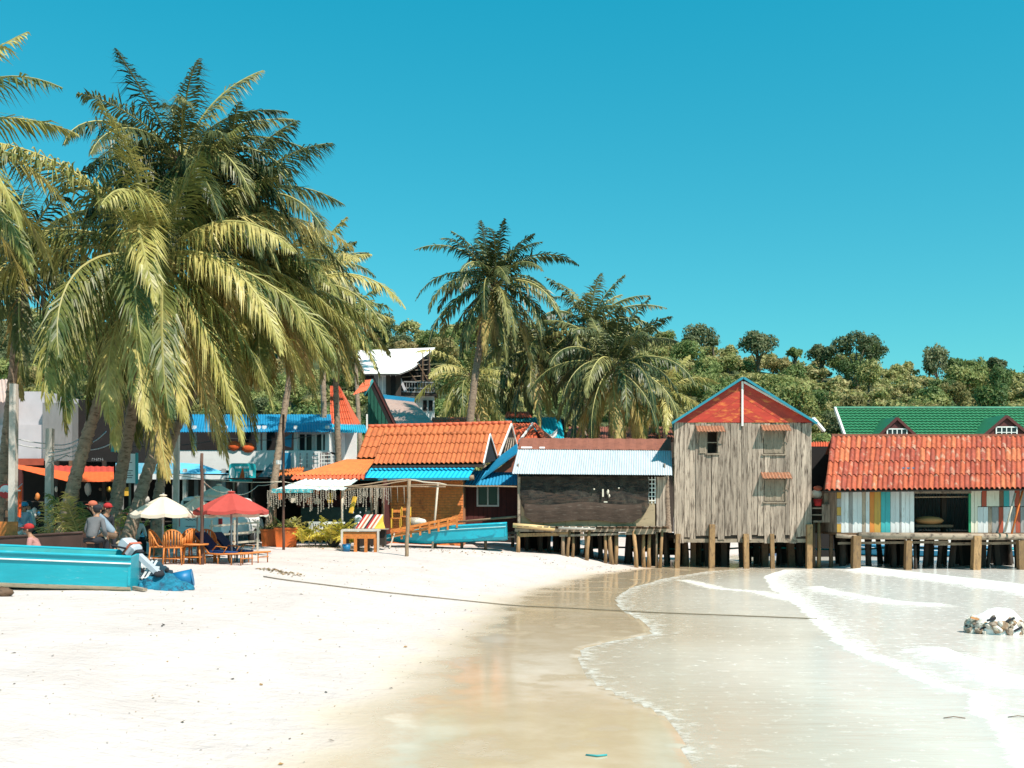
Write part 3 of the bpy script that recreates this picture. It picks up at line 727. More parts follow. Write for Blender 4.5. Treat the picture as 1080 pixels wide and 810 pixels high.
# ---------------------------------------------------------------- helpers for buildings
def plank_wall(parent, x0, x1, z0, z1, y, w_, mats, holes=(), name='plank', jit=.012, th=.025, q=None, zj=0, topj=0):
    """vertical boards one by one along X; holes = (x0,x1,z0,z1)"""
    q = q or rng; xs_ = [x0]; cuts = sorted({round(v, 4) for h in holes for v in h[:2] if x0 < v < x1}); cuts.append(x1); x = x0
    for cpt in cuts:
        n = max(1, round((cpt-x)/w_)); ws = [q.uniform(.75, 1.25) for _ in range(n)]; s = sum(ws)
        for a in ws: x_ = xs_[-1]+a/s*(cpt-x); xs_.append(x_)
        x = cpt; xs_[-1] = cpt
    for i in range(len(xs_)-1):
        a, b = xs_[i], xs_[i+1]; m = mats[q.randrange(len(mats))] if isinstance(mats, (list, tuple)) else mats
        zb = z0-(q.random()**2)*zj; zt = z1+q.uniform(-topj, 0)
        segs = [(zb, zt)]
        for h in holes:
            if h[0]-1e-3 <= (a+b)/2 <= h[1]:
                segs = [s for (u, v) in segs for s in ((u, min(v, h[2])), (max(u, h[3]), v)) if s[1]-s[0] > .03]
        yy = y+q.uniform(-jit, jit)
        for (u, v) in segs:
            piece(name, parent, ((a+b)/2, yy, (u+v)/2), (b-a-.012, th, v-u), m, Matrix.Rotation(q.uniform(-.004, .004), 3, 'Y'))
def tile_mesh(mat, wdt, ln, r):
    k = ('tile', mat.name, round(wdt, 3), round(ln, 3))
    if k in CUBE: return CUBE[k]
    V = []; F = []; n = 7
    for j, (y, lift) in enumerate(((0, .035), (ln, 0))):
        for i in range(n):
            u = i/(n-1); x = (u-.5)*wdt*1.04; z = r*math.sin(math.pi*min(1, max(0, (u-.0)/.72)))+lift if u < .72 else lift-.012*math.sin(math.pi*(u-.72)/.28)
            V.append((x, y, z))
    V += [(x, y, z-.02) for x, y, z in V[:n]]
    for i in range(n-1): F.append((i, i+1, n+i+1, n+i)); F.append((2*n+i, 2*n+i+1, i+1, i))
    me = bpy.data.meshes.new('roof_tile'); me.from_pydata(V, [], F); me.materials.append(mat); CUBE[k] = me; return me
def tile_roof(parent, a, b, c, d, ncol, nrow, mat, under=dark_wood, r=.05, skipf=None, jit=.0, q=None, grp=None):
    """tiles one by one over the quad a,b (eave left,right) c,d (ridge right,left)"""
    q = q or rng; a, b, c, d = map(Vector, (a, b, c, d)); o0 = org(parent)
    nrm = (b-a).cross(d-a).normalized(); nrm = -nrm if nrm.z < 0 else nrm
    MB().poly([a-nrm*.03, b-nrm*.03, c-nrm*.03, d-nrm*.03], -nrm*.05).build('roof_deck', under, parent)
    for j in range(nrow):
        for i in range(ncol):
            v0, v1 = j/nrow, (j+1)/nrow; u = (i+.5)/ncol
            p0 = a.lerp(b, u).lerp(d.lerp(c, u), v0); p1 = a.lerp(b, u).lerp(d.lerp(c, u), v1)
            s = p1-p0; ln = s.length; yv = s.normalized()
            e0 = a.lerp(b, i/ncol).lerp(d.lerp(c, i/ncol), v0); e1 = a.lerp(b, (i+1)/ncol).lerp(d.lerp(c, (i+1)/ncol), v0); wv = (e1-e0)
            xv = (wv-yv*wv.dot(yv)); wd = xv.length; xv.normalize(); zv = xv.cross(yv)
            if zv.z < 0: xv = -xv; zv = -zv
            me = tile_mesh(mat, round(wd, 2), round(ln*1.06, 2), r)
            o = bpy.data.objects.new('roof_tile', me); link(o, parent)
            m = Matrix((xv, yv, zv)).transposed().to_4x4()
            if jit: m = m @ Matrix.Rotation(q.uniform(-jit, jit), 4, 'Z') @ Matrix.Rotation(q.uniform(-jit, jit)*.5, 4, 'X')
            m.translation = p0-o0+nrm*.01+yv*(q.uniform(-1, 1)*jit*.8); o.matrix_basis = m
def ridge_caps(parent, a, b, n, mat, r=.09):
    a, b = Vector(a), Vector(b)
    for i in range(n):
        p, s = a.lerp(b, i/n), a.lerp(b, (i+1.12)/n)
        MB().tube([p, s], [r*1.12, r*.92], 7).build('ridge_tile', mat, parent)
def stilt(parent, x, y, ztop, r, mat, square=False, lean=.0, name='stilt', q=rng):
    zb = ground(x, y)-.25; dx = q.uniform(-lean, lean)
    if square: beam_piece(name, parent, (x+dx, y, zb), (x, y, ztop), r*2, r*1.9, mat)
    else:
        k = q.uniform(-.04, .04)
        MB().tube([(x+dx, y, zb), (x+dx*.5+k, y, (zb+ztop)/2), (x, y, ztop)], [r*1.15, r, r*.9], 7, jit=.08).build(name, mat, parent)
def window(parent, x0, x1, z0, z1, y, frame=white_trim, pane=glass, nx=2, nz=1, fw=.05, name='window'):
    m = MB(); m.rbox(x0-fw, x1+fw, y-.03, y+.02, z1, z1+fw); m.rbox(x0-fw, x1+fw, y-.04, y+.02, z0-fw, z0)
    m.rbox(x0-fw, x0, y-.028, y+.02, z0, z1); m.rbox(x1, x1+fw, y-.028, y+.02, z0, z1); f = m.build(name, frame, parent)
    for i in range(nx):
        for j in range(nz):
            a = x0+(x1-x0)*i/nx; b = x0+(x1-x0)*(i+1)/nx; c = z0+(z1-z0)*j/nz; d = z0+(z1-z0)*(j+1)/nz
            o = bpy.data.objects.new('pane', cube_mesh(pane)); link(o, f)
            o.matrix_basis = Matrix.Translation(Vector(((a+b)/2, y+.01, (c+d)/2))-org(parent)) @ Matrix.Diagonal((b-a-.03, .012, d-c-.03, 1))
    if nx*nz > 1:
        m = MB()
        for i in range(1, nx): xx = x0+(x1-x0)*i/nx; m.rbox(xx-fw*.4, xx+fw*.4, y-.024, y+.012, z0, z1)
        for j in range(1, nz): zz = z0+(z1-z0)*j/nz; m.rbox(x0, x1, y-.021, y+.009, zz-fw*.3, zz+fw*.3)
        m.build('mullion', frame, f)
    return f
def text_obj(s, size, parent, loc, mat, name='lettering', ext=.004):
    cu = bpy.data.curves.new(name, 'FONT'); cu.body = s; cu.size = size; cu.extrude = ext; cu.align_x = 'CENTER'; cu.align_y = 'CENTER'
    t = bpy.data.objects.new(name, cu); dg = bpy.context.evaluated_depsgraph_get(); scene.collection.objects.link(t); dg.update()
    me = bpy.data.meshes.new_from_object(t.evaluated_get(bpy.context.evaluated_depsgraph_get())); bpy.data.objects.remove(t)
    me.materials.clear(); me.materials.append(mat); o = bpy.data.objects.new(name, me); link(o, parent)
    o.location = Vector(loc)-org(parent); o.rotation_euler = (R(90), 0, 0); return o

# ================================================================ GREY PLANK HOUSE
D = 38.0; x0, x1 = WX(711, D), WX(856, D); xm = WX(782.5, D); zf, zw = WZ(564, D), WZ(446, D); za = WZ(401, D)
yb = 41.9
A = thing('stilt_house', 'tall grey weathered plank house on stilts with a red painted gable', 'house', (xm, D, 0))
q = random.Random(5)
wn = [(WX(745, D), WX(757, D), WZ(478, D), WZ(455.5, D)), (WX(805, D), WX(827, D), WZ(478.5, D), WZ(454, D)), (WX(806, D), WX(828, D), WZ(529, D), WZ(505, D))]
plank_wall(A, x0, x1, zf, zw+.02, D, .215, grey_wood, wn, jit=.016, q=q, zj=.32, topj=.05)
bx = MB(); [bx.poly([(xx, D+.05, zf), (xx+.68, yb, zf), (xx+.68, yb, zw), (xx, D+.05, zw)], (.04, 0, 0)) for xx in (x0+.02, x1-.06)]; bx.build('side_wall', grey_wood, A)
MB().rbox(x0+.72, x1+.68, yb, yb+.05, zf, zw).build('back_wall', grey_wood, A)
MB().rbox(x0+.02, x1-.02, D+.04, yb, zf-.14, zf-.02).build('floor', dark_wood, A)
MB().rbox(x0+.08, x1-.08, D+.5, D+.55, zf, zw).build('inner_partition', dark_wood, A)
for s, (ex, apex_mat) in enumerate(((x0-.03, red_paint), (x1+.03, red_paint))):     # gable boards, laid along each slope
    n = 5
    for k in range(n):
        xa, xb = xm-(xm-ex)*k/n, xm-(xm-ex)*(k+1)/n; zk, zk1 = zw+(za-zw)*k/n, zw+(za-zw)*(k+1)/n
        g_ = .008
        yy = D-.035-.006*(k % 2)
        MB().poly([(xa, yy, zw+.012), (xb, yy, zw+.012), (xm+(.006 if s else -.006), yy, zk1-g_), (xm+(.006 if s else -.006), yy, zk)], (0, .02, 0)).build('gable_board', red_paint, A)
MB().rbox(xm-.035, xm+.035, D-.10, D-.045, zw-.12, za-.05).build('gable_post', white_trim, A)
# roof with a front overhang
ov = .22
for s, sx in enumerate((-1, 1)):
    ex = (x0-.12) if sx < 0 else (x1+.14); ez = za+.09-(za-zw)*abs(ex-xm)/abs((x0 if sx < 0 else x1)-xm)
    o = MB(); ya, yz = D-ov, yb+.2
    if sx < 0: o.corr((ex+.74, yz, ez), (ex, ya, ez), (xm, ya, za+.10), (xm+.74, yz, za+.10), 24, .012, th=.03)
    else: o.corr((ex, ya, ez), (ex+.74, yz, ez), (xm+.74, yz, za+.10), (xm, ya, za+.10), 24, .012, th=.03)
    o.build('roof_sheet', teal_metal, A)
    beam_piece('barge_board', A, (ex, ya-.02, ez-.045), (xm+sx*.03, ya-.02, za+.055), .035, .085, teal_metal)
beam_piece('verge_strip', A, (xm+.06, D-.075, za-.08), (x1-.02, D-.075, zw+.11), .03, .075, white_trim)
MB().poly([(x0-.02, D-.2, zw+.05), (xm, D-.2, za-.02), (xm, D-.19, za-.02), (x0-.02, D-.19, zw+.05)]).build('soffit_edge', red_paint, A)
# windows, awnings
def awning(pa, x0, x1, z, y, dp=.34):
    m = MB(); n = 10
    m.corr((x0, y-dp, z-.13), (x1, y-dp, z-.13), (x1, y, z+.10), (x0, y, z+.10), 9, .02, th=.02); m.build('awning', awn_m, pa)
    b = MB()
    for xx in (x0+.06, x1-.06): b.beam((xx, y-dp+.06, z-.12), (xx, y-.02, z-.55), .03)
    b.build('awning_bracket', grey_wood2, pa)
awn_m = M('window_awning_tile', (.31, .13, .07), .8, .2, 6, (1, 1, 1), (.36, .26, .19), .38, 9, .3)
for (a, b, z_) in ((733.5, 763, 452.5), (802, 832, 451.5), (802, 833, 501.5)): awning(A, WX(a, D), WX(b, D), WZ(z_, D)+.02, D-.03)
shut_m = M('shutter_wood', (.27, .21, .155), .85, .3, 2, (6, 6, 1), (.10, .075, .05), .42, 4, .3)
def shutter(pa, a, b, c, d, y):
    m = MB(); fw = .045
    m.rbox(a, b, y, y+.02, d-fw, d); m.rbox(a, b, y, y+.02, c, c+fw); m.rbox(a, a+fw, y+.001, y+.021, c+fw, d-fw); m.rbox(b-fw, b, y+.001, y+.021, c+fw, d-fw)
    m.rbox(a+fw, b-fw, y+.002, y+.022, (c+d)/2-.03, (c+d)/2+.03)
    m.rbox(a+fw, b-fw, y+.012, y+.024, c+fw, (c+d)/2-.03); m.rbox(a+fw, b-fw, y+.0125, y+.0245, (c+d)/2+.03, d-fw)
    return m.build('shutter', shut_m, pa)
for k, h in enumerate(wn):
    if k: 
        mid = (h[0]+h[1])/2; shutter(A, h[0]+.02, mid-.005, h[2]+.02, h[3]-.02, D-.01); shutter(A, mid+.005, h[1]-.02, h[2]+.02, h[3]-.02, D-.013)
    else:
        shutter(A, h[0]-.27, h[0]-.03, h[2], h[3], D-.06)
        m = MB(); m.rbox(h[0], h[1], D+.01, D+.03, (h[2]+h[3])/2-.015, (h[2]+h[3])/2+.015); m.rbox(h[1]-.03, h[1], D-.02, D+.03, h[2], h[3]); m.rbox(h[0], h[0]+.03, D-.02, D+.03, h[2], h[3]); m.build('window_bar', grey_wood2, A)
    m = MB(); m.rbox(h[0]-.06, h[1]+.06, D-.07, D-.012, h[2]-.06, h[2]-.005); m.rbox(h[1]+.0, h[1]+.05, D-.05, D-.02, h[2]-.004, h[3]); m.build('window_frame', grey_wood2, A)
# stilts: bright front row, dark rows behind
for px, w_ in ((715, 6), (751, 7), (786.5, 6.5), (814, 5), (853.5, 7)):
    stilt(A, WX(px, D-.08), D-.08, WZ(553 if px in (751, 853.5) else 563, D), w_/28.4/2*.84, post_tan, True, .05, q=q)
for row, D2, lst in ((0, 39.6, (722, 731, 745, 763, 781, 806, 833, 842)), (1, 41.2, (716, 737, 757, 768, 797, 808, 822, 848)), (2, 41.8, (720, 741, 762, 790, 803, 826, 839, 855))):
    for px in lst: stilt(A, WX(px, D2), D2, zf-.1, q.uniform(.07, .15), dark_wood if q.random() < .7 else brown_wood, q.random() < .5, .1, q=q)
for D2 in (38.06, 40.4, 41.7): beam_piece('floor_beam', A, (x0, D2, zf-.22), (x1, D2, zf-.22), .12, .14, dark_wood if D2 > 39 else grey_wood2)
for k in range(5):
    xx = x0+(x1-x0)*(k+.5)/5; MB().rbox(xx-.25, xx+.28, 41.85, 41.88, zf-.75-.3*q.random(), zf-.1).build('shade_panel', black_void, A)  # black panels, the shade under the floor put into their colour

# ================================================================ METAL ROOFED HUT WITH NET
B = thing('stilt_hut', 'low stilt hut with a pale tin roof and a dark net hung across its front', 'hut', (WX(625, 38), 38, 0))
zt, zfl = WZ(503, D), WZ(556, D); bx0, bx1 = WX(546, D), WX(702, D)
De, Dr = 37.5, 40.3
a = W(540, 499.5, De); b = W(709, 501, De); c = W(707.5, 463.5, Dr); d = W(549, 462.5, Dr)
lo = .70
MB().corr(a, b, b.lerp(c, lo), a.lerp(d, lo), 66, .012, th=.01).build('tin_sheet', tin, B)
nn = Vector((0, -.5, .8))*.03
MB().corr(a.lerp(d, lo-.03)+nn, b.lerp(c, lo-.03)+nn, c+nn, d+nn, 14, .012, th=.012).build('rusty_ridge_sheet', rust_tin, B)
MB().poly([c, d, d+Vector((0, 3.4, -1.9)), c+Vector((0, 3.4, -1.9))], (0, 0, -.02)).build('rear_roof', rust_tin, B)
q = random.Random(8)
for k, (u, wd) in enumerate(((.02, .42), (.14, .2))): MB().box(a.lerp(d, lo+.0).lerp(b.lerp(c, lo+.0), u)+Vector((wd/2, -.02, .035)), (wd, .10, .02), Matrix.Rotation(.6, 3, 'X')).build('tin_patch', white_tin, B)
m = MB(); m.rbox(bx0, bx0+.04, D+.02, 41.5, zfl, zt+.5); m.rbox(bx1-.04, bx1, D+.02, 41.5, zfl, zt+.5); m.rbox(bx0, bx1, 41.5, 41.54, zfl, zt+.4); m.build('wall', grey_wood, B)
MB().rbox(bx0-.1, bx1+.1, D-.25, 41.5, zfl-.1, zfl).build('floor', brown_wood, B)
# low plywood front and inner back wall
npn = 6
for k in range(npn):
    xa = bx0+.12+(WX(691, D)-bx0-.12)*k/npn; xb = bx0+.12+(WX(691, D)-bx0-.12)*(k+1)/npn
    piece('panel', B, ((xa+xb)/2, D, (zfl+WZ(527, D))/2), (xb-xa-.01, .02, WZ(527, D)-zfl), plywood)
MB().rbox(bx0+.12, WX(691, D), D+.9, D+.93, zfl, zt).build('inner_wall', dark_wood, B)
plank_wall(B, WX(692, D), bx1, zfl, zt, D-.02, .13, grey_wood, name='plank', q=q)
piece('corner_post', B, (bx0+.05, D-.05, (zfl+zt)/2), (.1, .1, zt-zfl), grey_wood2)
# lattice
for k in range(3): piece('lattice_strip', B, (WX(684+3.4*k, D), D-.03, (zt+WZ(531, D))/2), (.03, .02, zt-WZ(531, D)), white_trim)
for k in range(6): piece('lattice_strip', B, (WX(687.5, D), D-.045, WZ(506+4.4*k, D)), (.27, .02, .03), white_trim)
# the net
net_m = bpy.data.materials.new('fishing_net'); net_m.use_nodes = True; nt = net_m.node_tree; L_ = nt.links.new
bs = nt.nodes['Principled BSDF']; g = nt.nodes.new('ShaderNodeNewGeometry')
n1 = noisen(nt, g.outputs['Position'], 3.2, 7, .7); sv = nt.nodes.new('ShaderNodeVectorMath'); sv.operation = 'MULTIPLY'; L_(g.outputs['Position'], sv.inputs[0]); sv.inputs[1].default_value = (1, 1, 7)
n2 = noisen(nt, sv.outputs[0], 2.2, 4, .6)
L_(mix(nt, mix(nt, (.008, .007, .006), (.075, .065, .05), mrange(nt, n1, .45, .7)), (.055, .034, .024), mrange(nt, n2, .5, .60)), bs.inputs['Base Color']); bs.inputs['Roughness'].default_value = .9
tr = nt.nodes.new('ShaderNodeBsdfTransparent'); ms = nt.nodes.new('ShaderNodeMixShader'); L_(mrange(nt, n1, .3, .7, .98, .78), ms.inputs[0])
L_(tr.outputs[0], ms.inputs[1]); L_(bs.outputs[0], ms.inputs[2]); L_(ms.outputs[0], nt.nodes['Material Output'].inputs[0])
nx_, nz_ = 34, 14; V = []; F = []
xa, xb = WX(549, D), WX(684, D)
for j in range(nz_+1):
    for i in range(nx_+1):
        u = i/nx_; v = j/nz_
        bot = WZ(549, D)+(WZ(531, D)-WZ(549, D))*max(0, 1-u/.09)**1.5+(WZ(533, D)-WZ(549, D))*max(0, 1-(1-u)/.08)**1.5+.02*math.sin(u*23)
        z = zt+.02+(bot-zt)*v
        V.append((xa+(xb-xa)*u+.02*math.sin(v*9+u*30), D-.10-.10*math.sin(math.pi*v)*(.6+.4*math.sin(u*19))-.012*math.sin(u*90), z))
for j in range(nz_):
    for i in range(nx_): k = j*(nx_+1)+i; F.append((k, k+1, k+nx_+2, k+nx_+1))
MB().add(V, F, 0, True).build('net', net_m, B)
V = []; F = []
for j in range(5):
    for i in range(31): u = i/30; V.append((WX(553, D)+(WX(676, D)-WX(553, D))*u, D-.23-.02*math.sin(u*40)-.03*math.sin(j*1.3), WZ(531+1.5*math.sin(u*9), D)+(WZ(549.5-6*max(0, 1-u/.07)-6*max(0, 1-(1-u)/.07), D)-WZ(531, D))*j/4))
for j in range(4):
    for i in range(30): k = j*31+i; F.append((k, k+1, k+32, k+31))
MB().add(V, F, 0, True).build('brown_cloth', M('brown_netting_cloth', (.060, .038, .028), .9, .4, 2, (1, 1, 6), (.13, .10, .08), .38, 3, .5), B)
m = MB(); m.rbox(WX(634.5, D), WX(636.2, D), D-.24, D-.225, WZ(524, D), WZ(516, D)); m.rbox(WX(636.3, D), WX(640, D), D-.236, D-.22, WZ(530, D), WZ(528.8, D)); [m.ell((WX(a_, D), D-.235, WZ(b_, D)), (.04, .02, c_), 6, 5, jit=.3) for a_, b_, c_ in ((640.5, 519, .10), (642, 523, .06), (652, 515, .03), (626, 516, .03))]; m.build("white_rag", cream_cloth, B)
# deck edge
MB().tube([W(541, 554, 37.6), W(562, 555.5, 37.58), W(585, 558, 37.6)], .085, 8).build('bamboo_rail', pole_y := M('yellow_bamboo', (.62, .42, .20), .6, .15, 4, (1, 6, 6)), B)
MB().tube([W(589, 556.5, 37.55), W(628, 557.5, 37.58)], .06, 8).build('rail', concrete, B)
for a_, b_, w_ in (((543, 559), (706, 559.5), .12), ((545, 564.5), (600, 563), .13), ((590, 565), (690, 562), .08)): beam_piece('deck_beam', B, W(*a_, 37.75+.1*w_), W(*b_, 37.75+.1*w_), .1, w_, post_tan if w_ == .13 else grey_wood2)
for px in list(range(548, 706, 7)): 
    beam_piece('deck_board', B, (WX(px, 37.7), 37.5, zfl+.02+q.uniform(0, .02)), (WX(px, 37.7)+q.uniform(-.05, .05), 38.0, zfl+.025), .18, .03, brown_wood if q.random() < .5 else grey_wood2)
for px, r_ in ((547, .075), (594, .075), (601, .06), (604.5, .06), (617, .06), (621.5, .07), (638, .06), (643, .085), (650.5, .085), (668, .075), (679.5, .07), (686, .07), (693, .05), (698, .06)):
    stilt(B, WX(px, 37.8), 37.8+q.uniform(-.1, .2), zfl-.12, r_, post_tan if px % 3 else bamboo, False, .12, q=q)
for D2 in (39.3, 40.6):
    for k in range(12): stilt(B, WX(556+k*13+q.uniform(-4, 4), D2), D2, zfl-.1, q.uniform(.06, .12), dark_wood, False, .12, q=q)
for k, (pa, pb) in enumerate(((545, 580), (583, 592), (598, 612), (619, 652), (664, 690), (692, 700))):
    MB().rbox(WX(pa, 41.6), WX(pb, 41.6), 41.6, 41.65, zfl-.2-.75-.12*(k % 3), zfl-.1).build('shade_sheet', black_void, B)  # added black sheets, their colour stands for the shade under the hut

# ================================================================ TILED COLOURFUL HUT
D = 37.4; C_ = thing('stilt_hut', 'stilt hut with an old red tiled roof and walls of many coloured boards', 'hut', (WX(985, D), D, 0))
zf, zt = WZ(561.5, D), WZ(517, D); q = random.Random(31)
cb = [(882.5, 887, mustard_board), (887, 891, white_board), (891, 895, white_board), (895, 899, grey_board), (899, 904, white_board), (904, 909, white_board), (909, 913, grey_wood2), (913, 917, white_board), (917, 922, orange_board), (922, 929, mustard_board), (929, 933.5, teal_board), (933.5, 939, teal_board), (939, 944, white_board), (944, 948.5, white_board), (948.5, 950.5, grey_board), (950.5, 955, white_board), (955, 959.5, white_board), (959.5, 964, white_board),
      (1024, 1027.5, cream_board), (1027.5, 1031, cream_board)]
for a, b, m_ in cb:
    j = q.uniform(-.008, .008); zz = zf-q.random()*.05
    if m_ is mustard_board and a < 900:
        for k in range(5): piece('board', C_, (WX((a+b)/2, D), D+j, zf+(zt-zf)*(k+.5)/5), (WX(b, D)-WX(a, D)-.012, .025, (zt-zf)/5-.01), (mustard_board, grey_board)[k % 2])
    else: piece('board', C_, (WX((a+b)/2, D), D+j, (zz+zt)/2), (WX(b, D)-WX(a, D)-.010, .025, zt-zz), m_)
zmid = WZ(534.5, D)
for a, b, m_ in [(1031, 1035, cream_board), (1035.5, 1040.5, rust_board), (1040.5, 1054, cream_board), (1054, 1058.5, brown_wood), (1058.5, 1064.5, teal_board), (1064.5, 1070, white_board), (1070, 1075.5, rust_board), (1075.5, 1083, grey_board), (1083, 1090, white_board), (1090, 1098, grey_board), (1098, 1110, cream_board)]:
    piece('board', C_, (WX((a+b)/2, D), D+.01+q.uniform(-.006, .006), (zmid+zt)/2+.01), (WX(b, D)-WX(a, D)-.010, .025, zt-zmid-.01), m_)
for a, b, m_ in [(1031, 1037, white_board), (1037, 1042, white_board), (1042, 1046, grey_wood2), (1046, 1053, grey_board), (1053, 1058, rust_board), (1058, 1066, white_board), (1066, 1071, grey_board), (1071, 1076, rust_board), (1076, 1084, grey_board), (1084, 1092, white_board), (1092, 1110, grey_board)]:
    piece('board', C_, (WX((a+b)/2, D), D-.005+q.uniform(-.006, .006), (zmid+zf)/2-.01), (WX(b, D)-WX(a, D)-.010, .025, zmid-zf), m_)
xl, xr = WX(882, D), WX(1110, D)
MB().rbox(xl, xl+.05, D+.03, 41.5, zf, zt).build('side_wall', grey_wood, C_); MB().rbox(xr-.05, xr, D+.03, 41.5, zf, zt).build('side_wall', grey_wood, C_)
MB().rbox(xl, xr, D-.05, 41.6, zf-.09, zf-.01).build('floor', brown_wood, C_)
MB().corr((xl, 41.2, zf), (xr, 41.2, zf), (xr, 41.2, zt), (xl, 41.2, zt), 70, .03).build('back_wall', grey_sheet, C_)
piece('header_beam', C_, (WX(994, D), D-.01, zt-.06), (WX(1024, D)-WX(964, D), .06, .12), grey_wood2)
piece('door_post', C_, (WX(1022.6, D), D+.01, (zf+zt)/2-.06), (.07, .05, zt-zf-.12), M('green_post', (.02, .22, .10), .6))
m = MB(); m.beam(W(964, 524.5, D+.3), W(1022, 524, D+.3), .04); m.build('cross_pole', bamboo, C_)
MB().rbox(WX(1008, D), WX(1013, D), D+1.2, D+1.35, zf, zt).build('inner_post', dark_wood, C_)
De, Dr = 36.75, 39.7
ea, eb, rc, rd = W(870, 517.5, De), W(1120, 515, De), W(1119, 460.5, Dr), W(877, 460.5, Dr)
tile_roof(C_, ea, eb, rc, rd, 46, 4, tile_old, r=.055, jit=.022, q=q)
beam_piece('ridge_board', C_, rd+Vector((0, 0, .05)), rc+Vector((0, 0, .05)), .12, .10, rust_tin)
MB().poly([rc, rd, rd+Vector((0, 2.2, -1.7)), rc+Vector((0, 2.2, -1.7))], (0, 0, -.03)).build('rear_roof', rust_tin, C_)
MB().poly([ea+Vector((.1, .3, -.06)), rd+Vector((.12, 0, -.12)), (rd.x+.12, 41.4, zt)], (.03, 0, 0)).build('gable_wall', dark_wood, C_)
MB().box(W(957.5, 495.5, 37.85)+Vector((0, -.02, .06)), (.45, .06, .05)).build('blue_patch', blue_metal, C_)
for a, b, D2, h, m_ in ((905, 1112, 37.25, .24, grey_wood2), (882, 906, 37.3, .14, grey_wood2)): 
    MB().tube([W(a, 565, D2), W((a+b)/2, 566, D2), W(b, 566.5, D2)], [h*.55, h*.5, h*.52], 9, jit=.03).build('floor_log', m_, C_)
beam_piece('brace_beam', C_, W(884, 573, 37.6), W(1000, 571.5, 37.6), .09, .09, grey_wood2); beam_piece('brace_beam', C_, W(985, 574, 37.7), W(1112, 572, 37.7), .09, .1, grey_wood2)
for px, w_, t_ in ((903, 8.5, 565), (958, 6.5, 570), (1030, 8, 565), (1076, 6.5, 570), (1105, 7, 566)): stilt(C_, WX(px, 37.2), 37.2, WZ(t_, 37.2), w_/29/2, post_tan, True, .06, q=q)
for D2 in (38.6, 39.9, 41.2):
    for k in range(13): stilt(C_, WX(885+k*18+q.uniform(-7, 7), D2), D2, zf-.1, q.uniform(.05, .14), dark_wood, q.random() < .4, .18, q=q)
stilt(C_, WX(965, 37.6), 37.6, WZ(575, 37.6), .06, dark_wood, False, .05, q=q)
for pa, pb in ((885, 897), (943, 953), (1012, 1025), (1053, 1065)): MB().rbox(WX(pa, 40), WX(pb, 40), 40, 40.05, ground(WX(pa, 40), 40)-.1, zf-.1).build('shade_sheet', black_void, C_)  # added dark sheets with the under-floor shade painted in
# loose things in and on the hut
o = thing('bundle', 'orange brown bundle lying in the dark opening of the colourful hut', 'bundle', (WX(980, 38.2), 38.2, zf))
MB().ell((0, 0, .42), (.55, .35, .17), 12, 8, jit=.08).build('cloth', brown_cloth := M('tan_cloth', (.55, .24, .09), .9, .25, 4), o, fix=False)
MB().rbox(-.65, .75, -.35, .45, .18, .27).build('board', brown_wood, o, fix=False); m = MB(); [m.rbox(x_, x_+.08, y_, y_+.08, 0, .18) for x_ in (-.6, .6) for y_ in (-.3, .3)]; m.build('trestle', dark_wood, o, fix=False)
for lab, m_, a_, b_ in (('white pole leaning against the right part of the colourful hut', pale_pole, (1060, 561), (1071, 520)), ('long orange pole leaning against the colourful hut wall', M('orange_pole', (.60, .14, .02), .6), (1067, 563), (1080, 512))):
    t = MB().tube([W(*a_, 36.95), W(*b_, 37.15)], .035, 7).build('pole', m_, None); tagp(t, lab, 'pole')

# ================================================================ ANNEX between the grey house and the colourful hut
N_ = thing('annex', 'small plank landing with a railing squeezed between the grey house and the colourful hut', 'landing', (WX(868, 38.2), 38.2, 0)); q = random.Random(77)
MB().rbox(WX(857, 38.3), WX(882, 38.3), 38.2, 40.5, WZ(551, 38.3), WZ(549, 38.3)).build('deck', grey_wood2, N_)
for k in range(4): piece('board', N_, (WX(868.5+3.3*k, 38.2), 38.2, (WZ(551, 38.2)+WZ(532, 38.2))/2), (.108, .02, WZ(532, 38.2)-WZ(551, 38.2)), grey_wood)
for k, py in enumerate((536, 543)): beam_piece('rail', N_, W(856.5, py, 38.25), W(867, py, 38.25), .04, .05, grey_wood2)
for px in (858, 863.5, 877): stilt(N_, WX(px, 38.3), 38.3, WZ(551, 38.3), .075, brown_wood if px != 863.5 else post_tan, False, .03, q=q)
MB().rbox(WX(856, 40.5), WX(884, 40.5), 40.5, 40.55, WZ(555, 40), WZ(470, 40)).build('rear_wall', black_void, N_)
MB().rbox(WX(870, 38.3), WX(879, 38.3), 38.4, 38.45, WZ(532, 38), WZ(520, 38)).build('post_board', grey_wood2, N_)
o = thing('bucket', 'red bucket hanging on the landing beside the grey house', 'bucket', W(862.5, 533, 38.3)); MB().tube([(0, 0, -.02), (0, 0, .22)], [.12, .17], 12).build('body', cloth_red, o, fix=False); MB().tube([(0, 0, .22), (0, 0, .235)], [.18, .18], 12).build('rim', cloth_red, o, fix=False)
o = thing('sack', 'pale sack heaped above the red bucket on the landing', 'sack', W(861, 524, 38.5)); MB().ell((0, 0, .1), (.22, .15, .18), 9, 7, jit=.1).build('sack_body', cream_cloth, o, fix=False); MB().ell((.05, -.03, .32), (.17, .12, .1), 9, 7, jit=.1).build('sack_top', cloth_coral, o, fix=False)
o = tagp(MB().beam(W(857.5, 441, 38.3), W(869, 454.5, 38.6), .12, .09).build('gutter', white_tin, None), 'white gutter slanting down from the right eave of the grey house', 'gutter')
O_ = thing('background_house', 'sliver of red corrugated roof behind the gap beside the grey house', 'house', (WX(866, 46), 46, 0))
MB().corr(W(852, 489, 45), W(876, 489, 45), W(876, 466, 47), W(852, 466, 47), 9, .04).build('roof', coral_roof, O_)
MB().rbox(WX(852, 47), WX(900, 47), 46.9, 47, 0, WZ(489, 47)).build('wall', black_void, O_)
